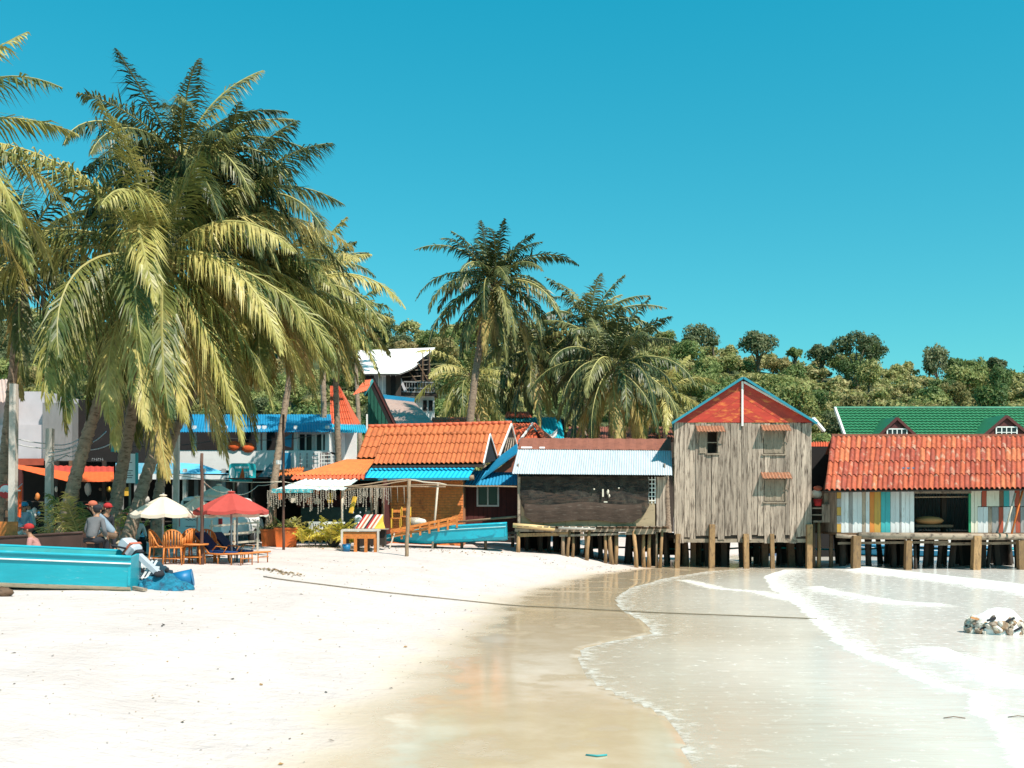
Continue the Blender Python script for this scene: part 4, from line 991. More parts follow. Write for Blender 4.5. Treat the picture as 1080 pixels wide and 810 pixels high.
MB().poly([W(857, 485, 44), W(872, 496, 44), W(878, 494, 44), W(866, 487, 44)], (0, .05, 0)).build('blue_flap', tin, O_)
MB().poly([W(858, 498, 43), W(865, 505, 43), W(872, 496, 43), W(864, 494, 43)], (0, .1, 0)).build('tarp', cyan_tarp, O_)

# ================================================================ GREEN TILED HOUSE behind
E_ = thing('house', 'long house with a green tiled roof and dark dormers behind the colourful hut', 'house', (WX(985, 54), 54, 0)); q = random.Random(41)
De, Dr = 50.5, 55.5; re, rr_ = CAMZ+(535-497)/1080*De, WZ(431, Dr)
ea, eb, rc, rd = Vector((WX(905, De), De, re)), Vector((WX(1170, De), De, re)), Vector((WX(1165, Dr), Dr, rr_)), Vector((WX(881.5, Dr), Dr, rr_))
o = MB(); n_ = 22
for k in range(n_): 
    u0, u1 = k/n_, (k+1)/n_
    o.corr(ea.lerp(rd, u0)+Vector((0, -.02, .05)), eb.lerp(rc, u0)+Vector((0, -.02, .05)), eb.lerp(rc, u1), ea.lerp(rd, u1), 62, .022)
tagp(o.build('roof_tiles', green_tile, E_), kind='stuff')
MB().poly([rc, rd, rd+Vector((2.4, 5, -3.6)), rc+Vector((0, 5, -3.6))], (0, 0, -.05)).build('rear_roof', green_tile, E_)
beam_piece('barge_board', E_, rd+Vector((-.05, -.02, .02)), ea+Vector((-.05, -.02, .02)), .1, .2, white_trim)
beam_piece('ridge_cap', E_, rd+Vector((-.1, 0, .06)), rc+Vector((0, 0, .06)), .2, .1, M('green_ridge', (.10, .30, .20), .6))
MB().rbox(ea.x+.3, eb.x, 51.4, 59, .2, re+.1).build('wall', white_wall, E_)
def dormer(pa, ax, ay, bl, br, by, D2, wx0, wx1, wy0, wy1):
    A_, B1, B2 = W(ax, ay, D2), W(bl, by, D2), W(br, by, D2)
    MB().poly([A_+Vector((0, .06, -.1)), B1+Vector((.15, .06, 0)), B2+Vector((-.15, .06, 0))], (0, .04, 0)).build('dormer_wall', maroon, pa)
    for s, Bp in ((0, B1), (1, B2)):
        MB().poly([A_, Bp, Bp+Vector((0, 2.0, 0)), A_+Vector((0, 3.6, 0))], (0, 0, .08)).build('dormer_roof', green_tile, pa)
        beam_piece('dormer_verge', pa, A_+Vector((0, -.03, -.02)), Bp+Vector((0, -.03, -.02)), .05, .14, maroon)
    window(pa, WX(wx0, D2), WX(wx1, D2), WZ(wy1, D2), WZ(wy0, D2), D2+.03, nx=4, nz=2, fw=.06)
dormer(E_, 946, 440.5, 924, 969, 462, 52.1, 936.5, 956, 453, 463); dormer(E_, 1061.5, 438.5, 1034, 1090, 462, 52.1, 1051.5, 1072, 451, 461)
MB().rbox(WX(946, 52.1), WX(947, 52.1), 52.05, 52.1, 1, 2).build('wall_post', white_trim, E_)

# ================================================================ VILLAGE, left of the huts
# --- maroon cabin with blue roofs
D = 42.0; H = thing('cabin', 'dark maroon board cabin with a white window under bright blue roofs', 'cabin', (WX(516, D), D, .6)); q = random.Random(51)
h_ = (WX(504.5, D), WX(524.5, D), WZ(532.5, D), WZ(512.5, D))
plank_wall(H, WX(488, D), WX(548, D), WZ(563, D), WZ(503, D), D, .20, maroon, [h_], jit=.006, q=q, name='board')
window(H, *h_, D-.01, nx=2, nz=1, fw=.07)
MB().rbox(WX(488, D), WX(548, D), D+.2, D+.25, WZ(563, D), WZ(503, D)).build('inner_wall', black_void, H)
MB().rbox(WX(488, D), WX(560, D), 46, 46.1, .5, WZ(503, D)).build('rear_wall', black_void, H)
MB().corr(W(489, 511.5, 41.3), W(547, 511.5, 41.3), W(545, 496, 42.3), W(500, 496, 42.3), 16, .02).build('roof_sheet', blue_metal, H)
MB().corr(W(506, 506, 41.6), W(506, 497, 44.5), W(545, 468, 44.5), W(545, 477, 41.6), 14, .02, th=.05).build('roof_sheet', blue_metal, H)
MB().poly([W(520, 498, 41.9), W(546, 498, 41.9), W(546, 479, 41.9)], (0, .05, 0)).build('gable_panel', rust_tin, H)
for px in (486, 540):
    stilt(H, WX(px, D), D, WZ(560, D), .07, brown_wood, q=q)
MB().beam(W(486, 564, 41.7), W(545, 562, 41.9), .1).build('sill_beam', grey_wood2, H)
o = MB().tube([W(466, 552, 40), W(545, 545, 38.2)], .045, 7).build('pole', bamboo, None); tagp(o, 'long pale pole lying between the teal boat rail and the net hut', 'pole')

# --- orange roofed brick house
D = 40.0; E2 = thing('brick_house', 'brick house with two stepped orange tiled roofs and a blue metal awning', 'house', (WX(450, D), D, .8)); q = random.Random(52)
bw = MB(); x0, x1, z0, z1 = WX(403, D), WX(488.5, D), .7, WZ(500, D); bl, bh = .235, .105; r_ = 0; z = z0
while z < z1:
    x = x0-(.12 if r_ % 2 else 0)
    while x < x1:
        a, b = max(x, x0), min(x+bl-.014, x1)
        if b-a > .03: bw.rbox(a, b, D-.02+q.uniform(-.012, .012), D+.04, z, min(z+bh-.014, z1))
        x += bl
    z += bh; r_ += 1
tagp(bw.build('brick', brick, E2), kind='stuff'); MB().rbox(x0, x1, D+.01, D+.15, z0, z1).build('wall', mortar, E2)
MB().rbox(x0, x0+.15, D+.15, 44.4, z0, z1).build('side_wall', mortar, E2); MB().rbox(x1-.15, x1, D+.15, 44.4, z0, z1).build('side_wall', mortar, E2)
ea, eb, rc, rd = W(393, 490.5, 39.7), W(509.5, 489, 39.7), W(516.5, 458, 42.2), W(405, 459.5, 42.2)
tile_roof(E2, ea, eb, rc, rd, 23, 3, tile_new, r=.05, jit=.006, q=q)
MB().poly([rc, rd, rd+Vector((0, 2.3, -1.3)), rc+Vector((.35, 2.3, -1.0))], (0, 0, -.04)).build('rear_roof', tile_new, E2)
ridge_caps(E2, rd+Vector((0, 0, .04)), rc+Vector((0, 0, .04)), 16, tile_new, .085)
MB().poly([eb+Vector((-.05, .1, -.02)), rc+Vector((-.05, 0, -.05)), W(524, 485, 44.6)], (.02, 0, 0)).build('gable_wall', black_void, E2)
for (a, b) in ((eb, rc), (rc, W(524.5, 484, 44.6))): beam_piece('verge', E2, a+Vector((.02, -.02, 0)), b+Vector((.02, -.02, 0)), .05, .09, white_trim)
ea, eb, rc, rd = W(376, 484, 44.3), W(526, 481, 44.3), W(539, 447, 47), W(388.5, 451, 47)
tile_roof(E2, ea, eb, rc, rd, 26, 3, tile_new, r=.05, jit=.006, q=q)
MB().poly([rc, rd, rd+Vector((0, 2.6, -1.5)), rc+Vector((.35, 2.6, -1.5))], (0, 0, -.04)).build('rear_roof', tile_new, E2)
ridge_caps(E2, rd+Vector((0, 0, .04)), rc+Vector((0, 0, .04)), 22, coral_roof, .10)
MB().poly([eb+Vector((-.05, .1, -.02)), rc+Vector((-.05, 0, -.05)), W(547, 480, 49.6)], (.02, 0, 0)).build('gable_wall', black_void, E2)
for (a, b) in ((eb, rc), (rc, W(547, 479, 49.6))): beam_piece('verge', E2, a+Vector((.02, -.02, 0)), b+Vector((.02, -.02, 0)), .06, .10, white_trim)
for k in range(4): MB().tube([W(532+k*3, 478-2*k, 45), W(536+k*2, 462, 46.5)], .03, 5).build('gable_strut', grey_wood2, E2)
ba = MB(); ba.corr(W(380, 504.5, 39.0), W(494, 504, 39.0), W(502, 491.5, 39.95), W(393, 491.5, 39.95), 24, .02, th=.02); ba.build('awning_sheet', blue_metal2 := M('sky_blue_metal', (.008, .38, .62), .5, .08, 1.5, bump=.03), E2)
beam_piece('awning_fascia', E2, W(380, 505.5, 39.0), W(495, 505, 39.0), .05, .09, teal_metal)
beam_piece('awning_beam', E2, W(393, 492.3, 39.55), W(509, 491.3, 39.55), .08, .1, dark_wood)
MB().tube([W(494, 504, 39.3), W(500, 503.5, 39.3)], .10, 9).build('log_end', bamboo, E2)

# --- roofs seen beyond
Q = thing('gabled_house', 'coral roofed house with a small white trimmed gable behind the brick house', 'house', (WX(560, 52), 52, .6)); q = random.Random(53)
ea, eb, rc, rd = W(540, 478, 50), W(573, 478, 50), W(561, 446.5, 53), W(531, 446.5, 53)
MB().corr(ea, eb, rc, rd, 9, .03, rows=3, course=.03).build('roof', coral_roof, Q)
MB().poly([rc, W(575, 468, 50.6), W(584, 463.5, 54), W(564, 446.5, 53)], (0, 0, .04)).build('roof', coral_roof, Q)
beam_piece('verge', Q, W(561, 446.5, 52.8), W(585, 464, 54), .08, .12, white_trim); beam_piece('verge', Q, W(561, 448, 52.6), W(547, 466, 50), .08, .09, white_trim)
MB().poly([W(561, 450, 52.5), W(550, 466, 52.5), W(578, 466, 52.5)], (0, .05, 0)).build('gable_wall', maroon, Q)
MB().rbox(WX(540, 53), WX(585, 53), 53, 53.2, .5, WZ(466, 53)).build('wall', lilac_wall, Q)
Q = thing('background_house', 'turquoise roofed house with an orange strip roof behind the coral gable', 'house', (WX(580, 58), 58, 1)); 
MB().corr(W(570, 466, 56), W(596, 463, 56), W(591, 440, 59), W(556, 440, 59), 10, .03).build('roof', M('turquoise_roof', (.015, .40, .50), .5, .12, 2), Q)
MB().corr(W(533, 444.5, 57), W(560, 444.5, 57), W(560, 439.5, 58), W(533, 439.5, 58), 10, .03).build('roof', teal_board, Q)
MB().corr(W(532, 440, 57.5), W(561, 440, 57.5), W(558, 434, 59), W(535, 434, 59), 10, .03).build('roof', coral_roof, Q)
MB().rbox(WX(533, 59), WX(596, 59), 59.1, 59.3, .8, WZ(442, 59)).build('wall', black_void, Q)
MB().poly([W(580, 459, 55), W(588, 452, 55), W(587, 460, 55), W(577, 466, 55)], (0, .1, 0)).build('white_flap', white_tin, Q)
Q = thing('background_house', 'long faded house low behind the middle palms', 'house', (WX(650, 62), 62, 1))
MB().corr(W(596, 466, 60), W(712, 466, 60), W(708, 450, 63), W(600, 450, 63), 40, .03).build('roof', rust_tin, Q)
MB().rbox(WX(596, 62), WX(712, 62), 62.5, 62.7, .8, WZ(455, 62)).build('wall', dark_wood, Q)

# --- white roofed barn on the rise
D = 66.0; Gb = thing('barn', 'dark timber barn with a sweeping white roof and an open balcony', 'barn', (WX(420, D), D, 1.3)); q = random.Random(54)
a, b, c, d = W(383, 394, 64), W(421.5, 394, 64), W(459, 366.5, 68), W(367.5, 370, 68)
m = MB(); V = []; F = []; nn_ = 10
for j in range(nn_+1):
    v = j/nn_; 
    for i in range(nn_+1):
        u = i/nn_; p = a.lerp(b, u).lerp(d.lerp(c, u), v); p.z -= .28*math.sin(math.pi*v)*(.4+.6*u); V.append(p)
for j in range(nn_):
    for i in range(nn_): k = j*(nn_+1)+i; F.append((k, k+1, k+nn_+2, k+nn_+1))
m.add(V, F, 0, True); V2 = [v-Vector((0, 0, .08)) for v in V]; m.add(V2, [f[::-1] for f in F], 1, True); m.build('roof', [white_tin, grey_board], Gb)
MB().poly([d, c, c+Vector((-3, 4, -2)), d+Vector((3, 4, -2))], (0, 0, -.05)).build('rear_roof', white_tin, Gb)
plank_wall(Gb, WX(384, 65), WX(423, 65), WZ(418, 65), WZ(393, 65), 65, .28, [dark_wood, black_void, grey_sheet], [(WX(400, 65), WX(407, 65), WZ(416, 65), WZ(397, 65))], jit=.02, q=q, name='board')
window(Gb, WX(400, 65), WX(407, 65), WZ(416, 65), WZ(397, 65), 65.0, frame=white_trim, pane=M('pale_curtain', (.45, .45, .48), .8), nx=2, nz=1, fw=.06)
MB().rbox(WX(384, 66), WX(455, 66), 68.5, 68.6, 1.2, WZ(392, 66)).build('rear_wall', black_void, Gb)
MB().poly([W(421, 396, 66.2), W(453, 372, 66.2), W(455, 403, 66.2), W(424, 403, 66.2)], (0, .05, 0)).build('gable_screen', black_void, Gb)
for k in range(6): beam_piece('gable_lath', Gb, W(424+0*k, 401-5.2*k+2, 66), W(455, 401-5.2*k, 66), .05, .05, grey_wood2) if k < 2 else beam_piece('gable_lath', Gb, W(421+6*k, 401-5.2*k, 66), W(454, 400-5.2*k, 66), .05, .05, grey_wood2)
for (p_, r2) in (((440, 382), (452, 402)), ((430, 390), (440, 403)), ((453, 368), (453, 416)), ((446, 372), (446, 402))): beam_piece('gable_post', Gb, W(*p_, 65.9), W(*r2, 65.9), .07, .07, brown_wood)
MB().rbox(WX(421, 65.5), WX(460, 65.5), 65.2, 67, WZ(417.5, 65.5), WZ(414.5, 65.5)).build('balcony_floor', dark_wood, Gb)
for py in (402.5, 409, 413): beam_piece('balcony_rail', Gb, W(423, py, 65.2), W(458, py+1, 65.2), .06, .08, grey_sheet)
for k in range(13): beam_piece('baluster', Gb, W(423+k*2.9, 403, 65.22), W(423+k*2.9, 415, 65.22), .04, .04, grey_sheet)
beam_piece('brace', Gb, W(420, 395, 65.1), W(428, 413, 65.1), .16, .16, lilac_wall)
MB().rbox(WX(405, 65.5), WX(458, 65.5), 65.6, 65.7, 1.2, WZ(417.5, 65.5)).build('lower_wall', white_wall, Gb)
for k, px in enumerate((446, 452)): MB().rbox(WX(px, 65.4), WX(px+4, 65.4), 65.5, 65.56, WZ(433, 65.4), WZ(422, 65.4)).build('lower_opening', black_void, Gb)
beam_piece('blue_fascia', Gb, W(404, 418.5, 63.4), W(437, 422.5, 63.4), .1, .28, blue_metal)
P_ = thing('background_house', 'house with a faded pink roof just below the barn', 'house', (WX(430, 60), 60, 1.2))
MB().corr(W(413, 447, 57), W(458, 447, 57), W(437, 424, 61), W(405, 420.5, 61), 26, .02, rows=5, course=.02).build('roof', pink_roof, P_)
MB().rbox(WX(414, 58), WX(456, 58), 58, 58.2, 1, WZ(446, 57)).build('wall', lilac_wall, P_)
MB().corr(W(454, 447, 58), W(492, 447, 58), W(492, 440, 59), W(456, 440, 59), 14, .03, rows=2, course=.03).build('roof', rust_tile := coral_roof, P_)
# --- green gabled house
Gg = thing('gabled_house', 'deep green gable end of a house under an orange roof left of the pink roof', 'house', (WX(392, 54), 54, 1.1)); D = 54
MB().poly([W(392, 402, D), W(412.5, 447, D), W(412.5, 470, D), W(388, 470, D), W(388, 404, D)], (0, .1, 0)).build('gable_wall', green_wall, Gg)
for k in range(5): beam_piece('gable_batten', Gg, W(391+4*k, 404+8*k, D-.03), W(391+4*k, 447, D-.03), .03, .02, green_wall)
beam_piece('verge_board', Gg, W(391.5, 400, D-.6), W(415.5, 450, D-.6), .08, .38, black_void)
beam_piece('verge_board', Gg, W(393.5, 401, D-.65), W(417.5, 450, D-.65), .06, .08, maroon)
MB().corr(W(372, 417, 52), W(387, 412, 52), W(393.5, 400, 53), W(385, 401, 53), 6, .03, rows=2, course=.03).build('roof', coral_roof, Gg)
beam_piece('green_fascia', Gg, W(384, 416, 52.1), W(393, 401, 52.9), .06, .14, teal_board)
MB().rbox(WX(386.5, 53.5), WX(388, 53.5), 53.4, 53.5, 1, WZ(437, 53.5)).build('corner_trim', white_trim, Gg)
Oh = thing('background_house', 'tall orange hipped roof glimpsed through the palm fronds', 'house', (WX(360, 51), 51, 1.1))
MB().corr(W(348, 450, 49), W(374, 449, 49), W(358, 407, 52), W(348, 407, 52), 9, .03, rows=6, course=.03).build('roof', coral_roof, Oh)
MB().poly([W(374, 449, 49), W(380, 446, 53), W(358, 407, 52)], (0, 0, -.04)).build('roof', coral_roof, Oh)
MB().rbox(WX(340, 51), WX(376, 51), 51, 51.2, 1, WZ(449, 49)).build('wall', white_wall, Oh)
MB().corr(W(348, 455.5, 47), W(388, 456.5, 47), W(385, 448, 49), W(350, 447, 49), 16, .03).build('lower_roof', cyan_tarp, Oh)

# --- white and blue balcony house
D = 47.0; Wb = thing('balcony_house', 'white two storey house with a blue roof edge and a railed balcony behind the palms', 'house', (WX(290, D), D, 1)); q = random.Random(55)
MB().rbox(WX(312, D), WX(349, D), D, D+4, 1, WZ(450, D)).build('wall', white_wall, Wb)
MB().rbox(WX(150, D), WX(312, D), D+2.4, D+4, 1, WZ(447, D)).build('wall', black_void, Wb)
MB().rbox(WX(120, D), WX(349, D), D-1.2, D+2.3, WZ(478.5, D), WZ(476.5, D)).build('balcony_floor', white_wall, Wb)
MB().rbox(WX(188, D), WX(345, D), D-1.25, D-1.2, WZ(497, D), WZ(477, D)).build('parapet', white_wall, Wb)
MB().rbox(WX(120, D), WX(345, D), D+2.2, D+2.3, 1, WZ(497, D)).build('lower_wall', grey_sheet, Wb)
for a_, b_ in ((316, 329), (334, 346)): window(Wb, WX(a_, D), WX(b_, D), WZ(476, D), WZ(457, D), D-.02, nx=2, nz=1, fw=.09)
for px in (273, 279, 312, 345, 238, 205): piece('column', Wb, (WX(px, D-1.1), D-1.1, (WZ(478, D)+WZ(451, D))/2), (.16, .16, WZ(451, D)-WZ(478, D)), white_wall)
MB().corr(W(186, 455.5, D-1.7), W(351, 455.5, D-1.7), W(349, 437, D+1.5), W(190, 437, D+1.5), 60, .02).build('roof', blue_metal, Wb)
MB().poly([W(315, 458, D-.3), W(349, 458, D-.3), W(349, 447, D-.3), W(318, 447, D-.3)], (0, .05, 0)).build('white_fascia', white_wall, Wb)
for k in range(3): beam_piece('balcony_rail', Wb, W(312, 481+4*k, D-1.6), W(352, 480+4*k, D-1.6), .03, .04, white_trim)
for k in range(11): beam_piece('baluster', Wb, W(313+k*3.6, 478, D-1.6), W(313+k*3.6, 493, D-1.6), .03, .03, maroon if k % 2 else white_trim)
MB().rbox(WX(304, D), WX(313, D), D-1.32, D-1.27, WZ(497, D), WZ(479, D)).build('door', blue_metal, Wb)
MB().poly([W(299, 462, D-1.3), W(308, 457, D-1.3), W(307, 472, D-1.3), W(300, 470, D-1.3)], (0, .05, 0)).build('tarp', blue_metal, Wb)
for k, px in enumerate((247, 262)):
    m = MB(); m.ell(W(px, 470+2*k, D-1.3), (.30, .1, .22), 9, 6, jit=.1); m.build('hanging_banner', orange_awn, Wb)
# lower floor: sloping light blue roof, grey slatted wall
D = 41.0; Lf = thing('shop', 'low shop with a light blue flat roof and grey slatted wall behind the parasols', 'shop', (WX(215, D), D, .9))
MB().poly([W(190, 499, D-.6), W(242, 500, D-.6), W(212, 489.5, D+1), W(190, 488, D+1)], (0, 0, -.05)).build('roof', cyl := M('light_blue_roof', (.12, .45, .66), .6, .08, 2), Lf)
MB().rbox(WX(128, D), WX(192, D), D-.6, D-.55, WZ(500, D), WZ(489, D)).build('blue_hoarding', M('light_blue_hoarding', (.16, .48, .66), .6, .15, 3, (1, 1, 1), (.5, .55, .58), .4, 5), Lf)
MB().rbox(WX(128, D), WX(246, D), D-.6, D-.5, WZ(506, D), WZ(500.2, D)).build('fascia', white_wall, Lf)
plank_wall(Lf, WX(194, D), WX(262, D), .8, WZ(506, D), D, .22, [grey_sheet, grey_board, dark_wood], jit=.03, q=q, name='slat')
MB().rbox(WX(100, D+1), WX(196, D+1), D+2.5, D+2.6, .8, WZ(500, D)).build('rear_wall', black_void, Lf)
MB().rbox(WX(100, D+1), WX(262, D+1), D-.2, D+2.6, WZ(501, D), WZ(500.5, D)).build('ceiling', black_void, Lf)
for px in (128, 144, 171, 184, 195, 215, 236): piece('post', Lf, (WX(px, D-.4), D-.4, (WZ(500, D)+.8)/2+.1), (.14, .14, WZ(500, D)-.6), concrete if px % 2 else grey_board)
for px, py, m_ in ((134, 518, yellow_m), (150, 520, yellow_m)): MB().rbox(WX(px-5, D), WX(px+5, D), D-.35, D-.3, WZ(py+5, D), WZ(py-4, D)).build('yellow_panel', m_, Lf)
MB().ell(W(150, 527, D-.5), (.3, .3, .22), 10, 6).build('dish', concrete, Lf)
qq = random.Random(3)
goods = [clay_pot, cloth_white, green_wall, brown_wood, yellow_m, cloth_red, concrete, orange_wood, bin_blue, dark_green, cream_cloth]
for k in range(26):
    px = qq.uniform(104, 250); zz = WZ(qq.choice((536, 545, 553, 562)), D); s_ = qq.uniform(.12, .3)
    m_ = MB(); m_.box((WX(px, D-.5), D-.5-qq.random()*.2, zz), (s_, s_*.8, s_*qq.uniform(.8, 1.8)), Matrix.Rotation(qq.uniform(-.2, .2), 3, 'Y')); m_.build('shelf_good', goods[k % len(goods)], Lf)
for py in (541, 550, 559): beam_piece('shelf', Lf, W(104, py, D-.5), W(190, py, D-.5), .3, .04, dark_wood)

# teal sign board with a sailing boat
S = thing('sign_board', 'turquoise sign board with a white surfboard, an orange sail and pale lettering', 'sign', W(255.5, 498, 39.5)); D = 39.5
sg = MB(); pts = []; x0, x1, z0, z1 = WX(241.5, D), WX(269.5, D), WZ(508, D), WZ(488.5, D); rr = .14
for (cx, cz, a0) in ((x1-rr, z1-rr, 0), (x0+rr, z1-rr, 90), (x0+rr, z0+rr, 180), (x1-rr, z0+rr, 270)):
    for k in range(4): a = R(a0+30*k); pts.append((cx+rr*math.cos(a), D, cz+rr*math.sin(a)))
sg.poly(pts, (0, .05, 0)); sg.build('board', M('turquoise_sign', (.02, .42, .46), .5, .08, 3), S)
MB().poly([(WX(245, D)+.10*math.cos(t*.524), D-.012, WZ(499, D)+.22*math.sin(t*.524)) for t in range(12)], (0, .008, 0)).build('surfboard_shape', white_paint, S)
MB().poly([W(252, 505, D-.012), W(258.5, 505, D-.012), W(256, 492.5, D-.012)], (0, .008, 0)).build('sail_shape', orange_awn, S)
for k, (xa_, xb_, ya_, yb_) in enumerate(((248, 256, 494, 492), (257, 262.5, 494, 492), (249, 253, 498.5, 497.5), (249, 251, 503.5, 499), (258, 259.3, 506, 499.5), (260.5, 262, 503, 499), (263, 264.4, 501, 496), (265, 266.4, 502, 496), (258, 262.5, 498.6, 497.6))):
    MB().rbox(WX(xa_, D), WX(xb_, D), D-.014, D-.004, WZ(ya_, D), WZ(yb_, D)).build('lettering', white_paint, S)
for px in (246, 265): beam_piece('sign_post', S, (WX(px, D), D+.08, WZ(508, D)), (WX(px, D), D+.08, WZ(575, D)-.3), .06, .06, grey_wood2)
# grey tent-like canopy
o = thing('canopy', 'dark grey triangular canopy right of the turquoise sign', 'canopy', W(285, 503, 40)); MB().poly([W(272, 503, 40), W(300, 503, 40), W(286, 488, 41)], (0, .05, 0)).build('canopy_cloth', grey_sheet, o); beam_piece('pole', o, W(286, 489, 40.9), (WX(286, 40.9), 40.9, .7), .06, .06, concrete)

# --- restaurant with fringe of shell strings
D = 38.0; Rs = thing('beach_bar', 'dark open beach bar with a speckled awning and strings of shells hanging in front', 'restaurant', (WX(345, D), D, .9)); q = random.Random(56)
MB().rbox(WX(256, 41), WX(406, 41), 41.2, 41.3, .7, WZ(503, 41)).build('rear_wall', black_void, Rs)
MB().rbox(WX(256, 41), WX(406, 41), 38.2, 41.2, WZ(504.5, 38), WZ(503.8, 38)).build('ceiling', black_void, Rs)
MB().rbox(WX(402, D), WX(405, D), 38.6, 41.2, .7, WZ(504.5, D)).build('side_wall', maroon, Rs); MB().rbox(WX(262, D), WX(264, D), 38.6, 41.2, .7, WZ(504.5, D)).build('side_wall', black_void, Rs)
MB().rbox(WX(308, D), WX(392, D), 39.6, 39.7, .8, WZ(535, D)).build('counter', dark_green, Rs)
MB().rbox(WX(300, D), WX(402, D), 40.2, 40.3, WZ(535, D), WZ(522, D)).build('rear_panel', maroon, Rs)
awnm = M('speckled_awning', (.62, .66, .64), .8, .1, 3, (1, 1, 1), (.06, .26, .26), .44, 16, .2)
V = [W(288, 516.5, 37), W(363, 516.5, 37), W(379, 504.8, 38), W(323, 504.8, 38)]
MB().corr(*V, 9, .02, sag=.05).build('awning', awnm, Rs)
MB().corr(W(286, 520, 36.95), W(330, 519.5, 36.95), W(330, 515.5, 37), W(287, 515.5, 37), 6, .02).build('awning_valance', M('teal_valance', (.03, .25, .28), .8, .3, 8, (1, 1, 1), (.45, .55, .5), .42, 14), Rs)
# low orange roof above it
ea, eb, rc, rd = W(311, 501, 38.2), W(384, 500.5, 38.2), W(396, 484.5, 40.3), W(366, 484.5, 40.3)
MB().corr(ea, eb, rc, rd, 18, .02, th=.02).build('roof', tile_low, Rs)
MB().corr(W(306, 505.5, 37.9), W(384, 504.8, 37.9), W(385, 499.8, 38.3), W(311, 500.5, 38.3), 18, .04, th=.02).build('eave_tiles', coral_roof, Rs)
MB().corr(W(284, 503, 38.5), W(318, 501, 38.5), W(322, 492, 40), W(296, 496, 40), 9, .04, rows=2, course=.04).build('side_roof', tile_low, Rs)
for px in (290, 361, 392, 404): MB().tube([(WX(px, 37.3), 37.3, ground(WX(px, 37.3), 37.3)-.2), (WX(px, 37.3), 37.3, WZ(513, 37.3))], .05, 7).build('post', pale_pole if px == 361 else brown_wood, Rs)
# strings: each string of shells
smesh = []
for L_ in (.35, .5, .62):
    mb = MB(); z = 0
    mb.tube([(0, 0, 0), (0, 0, -L_)], .006, 4)
    while z > -L_: mb.ell((q.uniform(-.012, .012), 0, z-.03), (.026, .018, .026), 5, 4); z -= .058
    me = bpy.data.meshes.new('shell_string'); me.from_pydata(mb.v, [], mb.f); me.materials.append(shell_m); smesh.append(me)
for k in range(58):
    px = 282+k*2.25+q.uniform(-.6, .6)
    if 355 < px < 361: continue
    o = bpy.data.objects.new('shell_string', smesh[q.randrange(3)]); link(o, Rs); o.location = Vector((WX(px, 36.98), 36.98, WZ(517 if px < 364 else 514.5, 36.98)))-org(Rs); o.scale.z = q.uniform(.6, 1.4)
for k in range(14):
    px = q.uniform(296, 396); s_ = q.uniform(.1, .22); piece('hung_item', Rs, (WX(px, 38.3), 38.3, WZ(q.uniform(518, 531), 38.3)), (s_, .05, s_*1.3), [clay_pot, cream_cloth, maroon, shell_m][k % 4])
MB().rbox(WX(345.5, 37.2), WX(351, 37.2), 37.2, 37.23, WZ(530.5, 37.2), WZ(520, 37.2)).build('hanging_card', yellow_m, Rs)
# the pole frame (pergola) in front
Pg = thing('pergola', 'thin pergola with rough wooden cross poles in front of the brick wall', 'pergola', (WX(430, 36), 36, .8))
for a_, b_ in (((363, 513.5), (430, 505)), ((363, 513.8), (470, 513)), ((430, 506), (471, 511)), ((430, 511), (545, 513.5)), ((364, 517), (430, 507))):
    pts = [W(a_[0]+(b_[0]-a_[0])*t/5, a_[1]+(b_[1]-a_[1])*t/5+.5*math.sin(t*2+a_[1]), 35.6+.5*t/5) for t in range(6)]; MB().tube(pts, .024, 6, jit=.1).build('cross_pole', bamboo if a_[1] > 507 else pale_pole, Pg)
MB().tube([W(462, 509, 37.2), (WX(456, 37.2), 37.2, ground(WX(456, 37.2), 37.2))], .04, 6).build('post', pale_pole, Pg)
MB().tube([W(397, 512, 37.0), (WX(396, 37), 37.0, ground(WX(396, 37), 37))], .035, 6).build('post', grey_wood2, Pg)
for k in range(9): MB().tube([W(370+k*7, 513, 36.9), W(370.5+k*7, 532+q.uniform(-4, 10), 36.9)], .010, 4).build('hanging_cord', shell_m, Pg)

def standing_pole(label, px, D, ztop, r, mat, tilt=0, parts=None):
    b = G(px, D); m = MB(); n = 9
    m.tube([b+Vector((tilt*t/n+.012*math.sin(t*2.1), 0, -.2+(ztop-b.z+.2)*t/n)) for t in range(n+1)], [r*(1.05-.15*t/n)*(1+.06*math.sin(t*3.3)) for t in range(n+1)], 9, jit=.04)
    return tagp(m.build('pole', mat, None), label, 'pole')
standing_pole('bare wooden pole standing alone on the sand left of the teal boat', 428.5, 33.0, WZ(505, 33.0), .062, bamboo, .1)
standing_pole('tall thin dark pole on the sand in front of the orange planters', 299, 34.0, WZ(437, 34.0), .045, rust_pole, 0)
standing_pole('slim dark pole rising in front of the loungers and the red parasol', 213, 26.2, WZ(478, 26.2), .045, rust_pole)
o = thing('notice', 'small white notice nailed to the tall thin dark pole', 'notice', W(294, 487.5, 33.8)); MB().box((0, 0, 0), (.18, .02, .14)).build('card', white_plastic, o, fix=False)

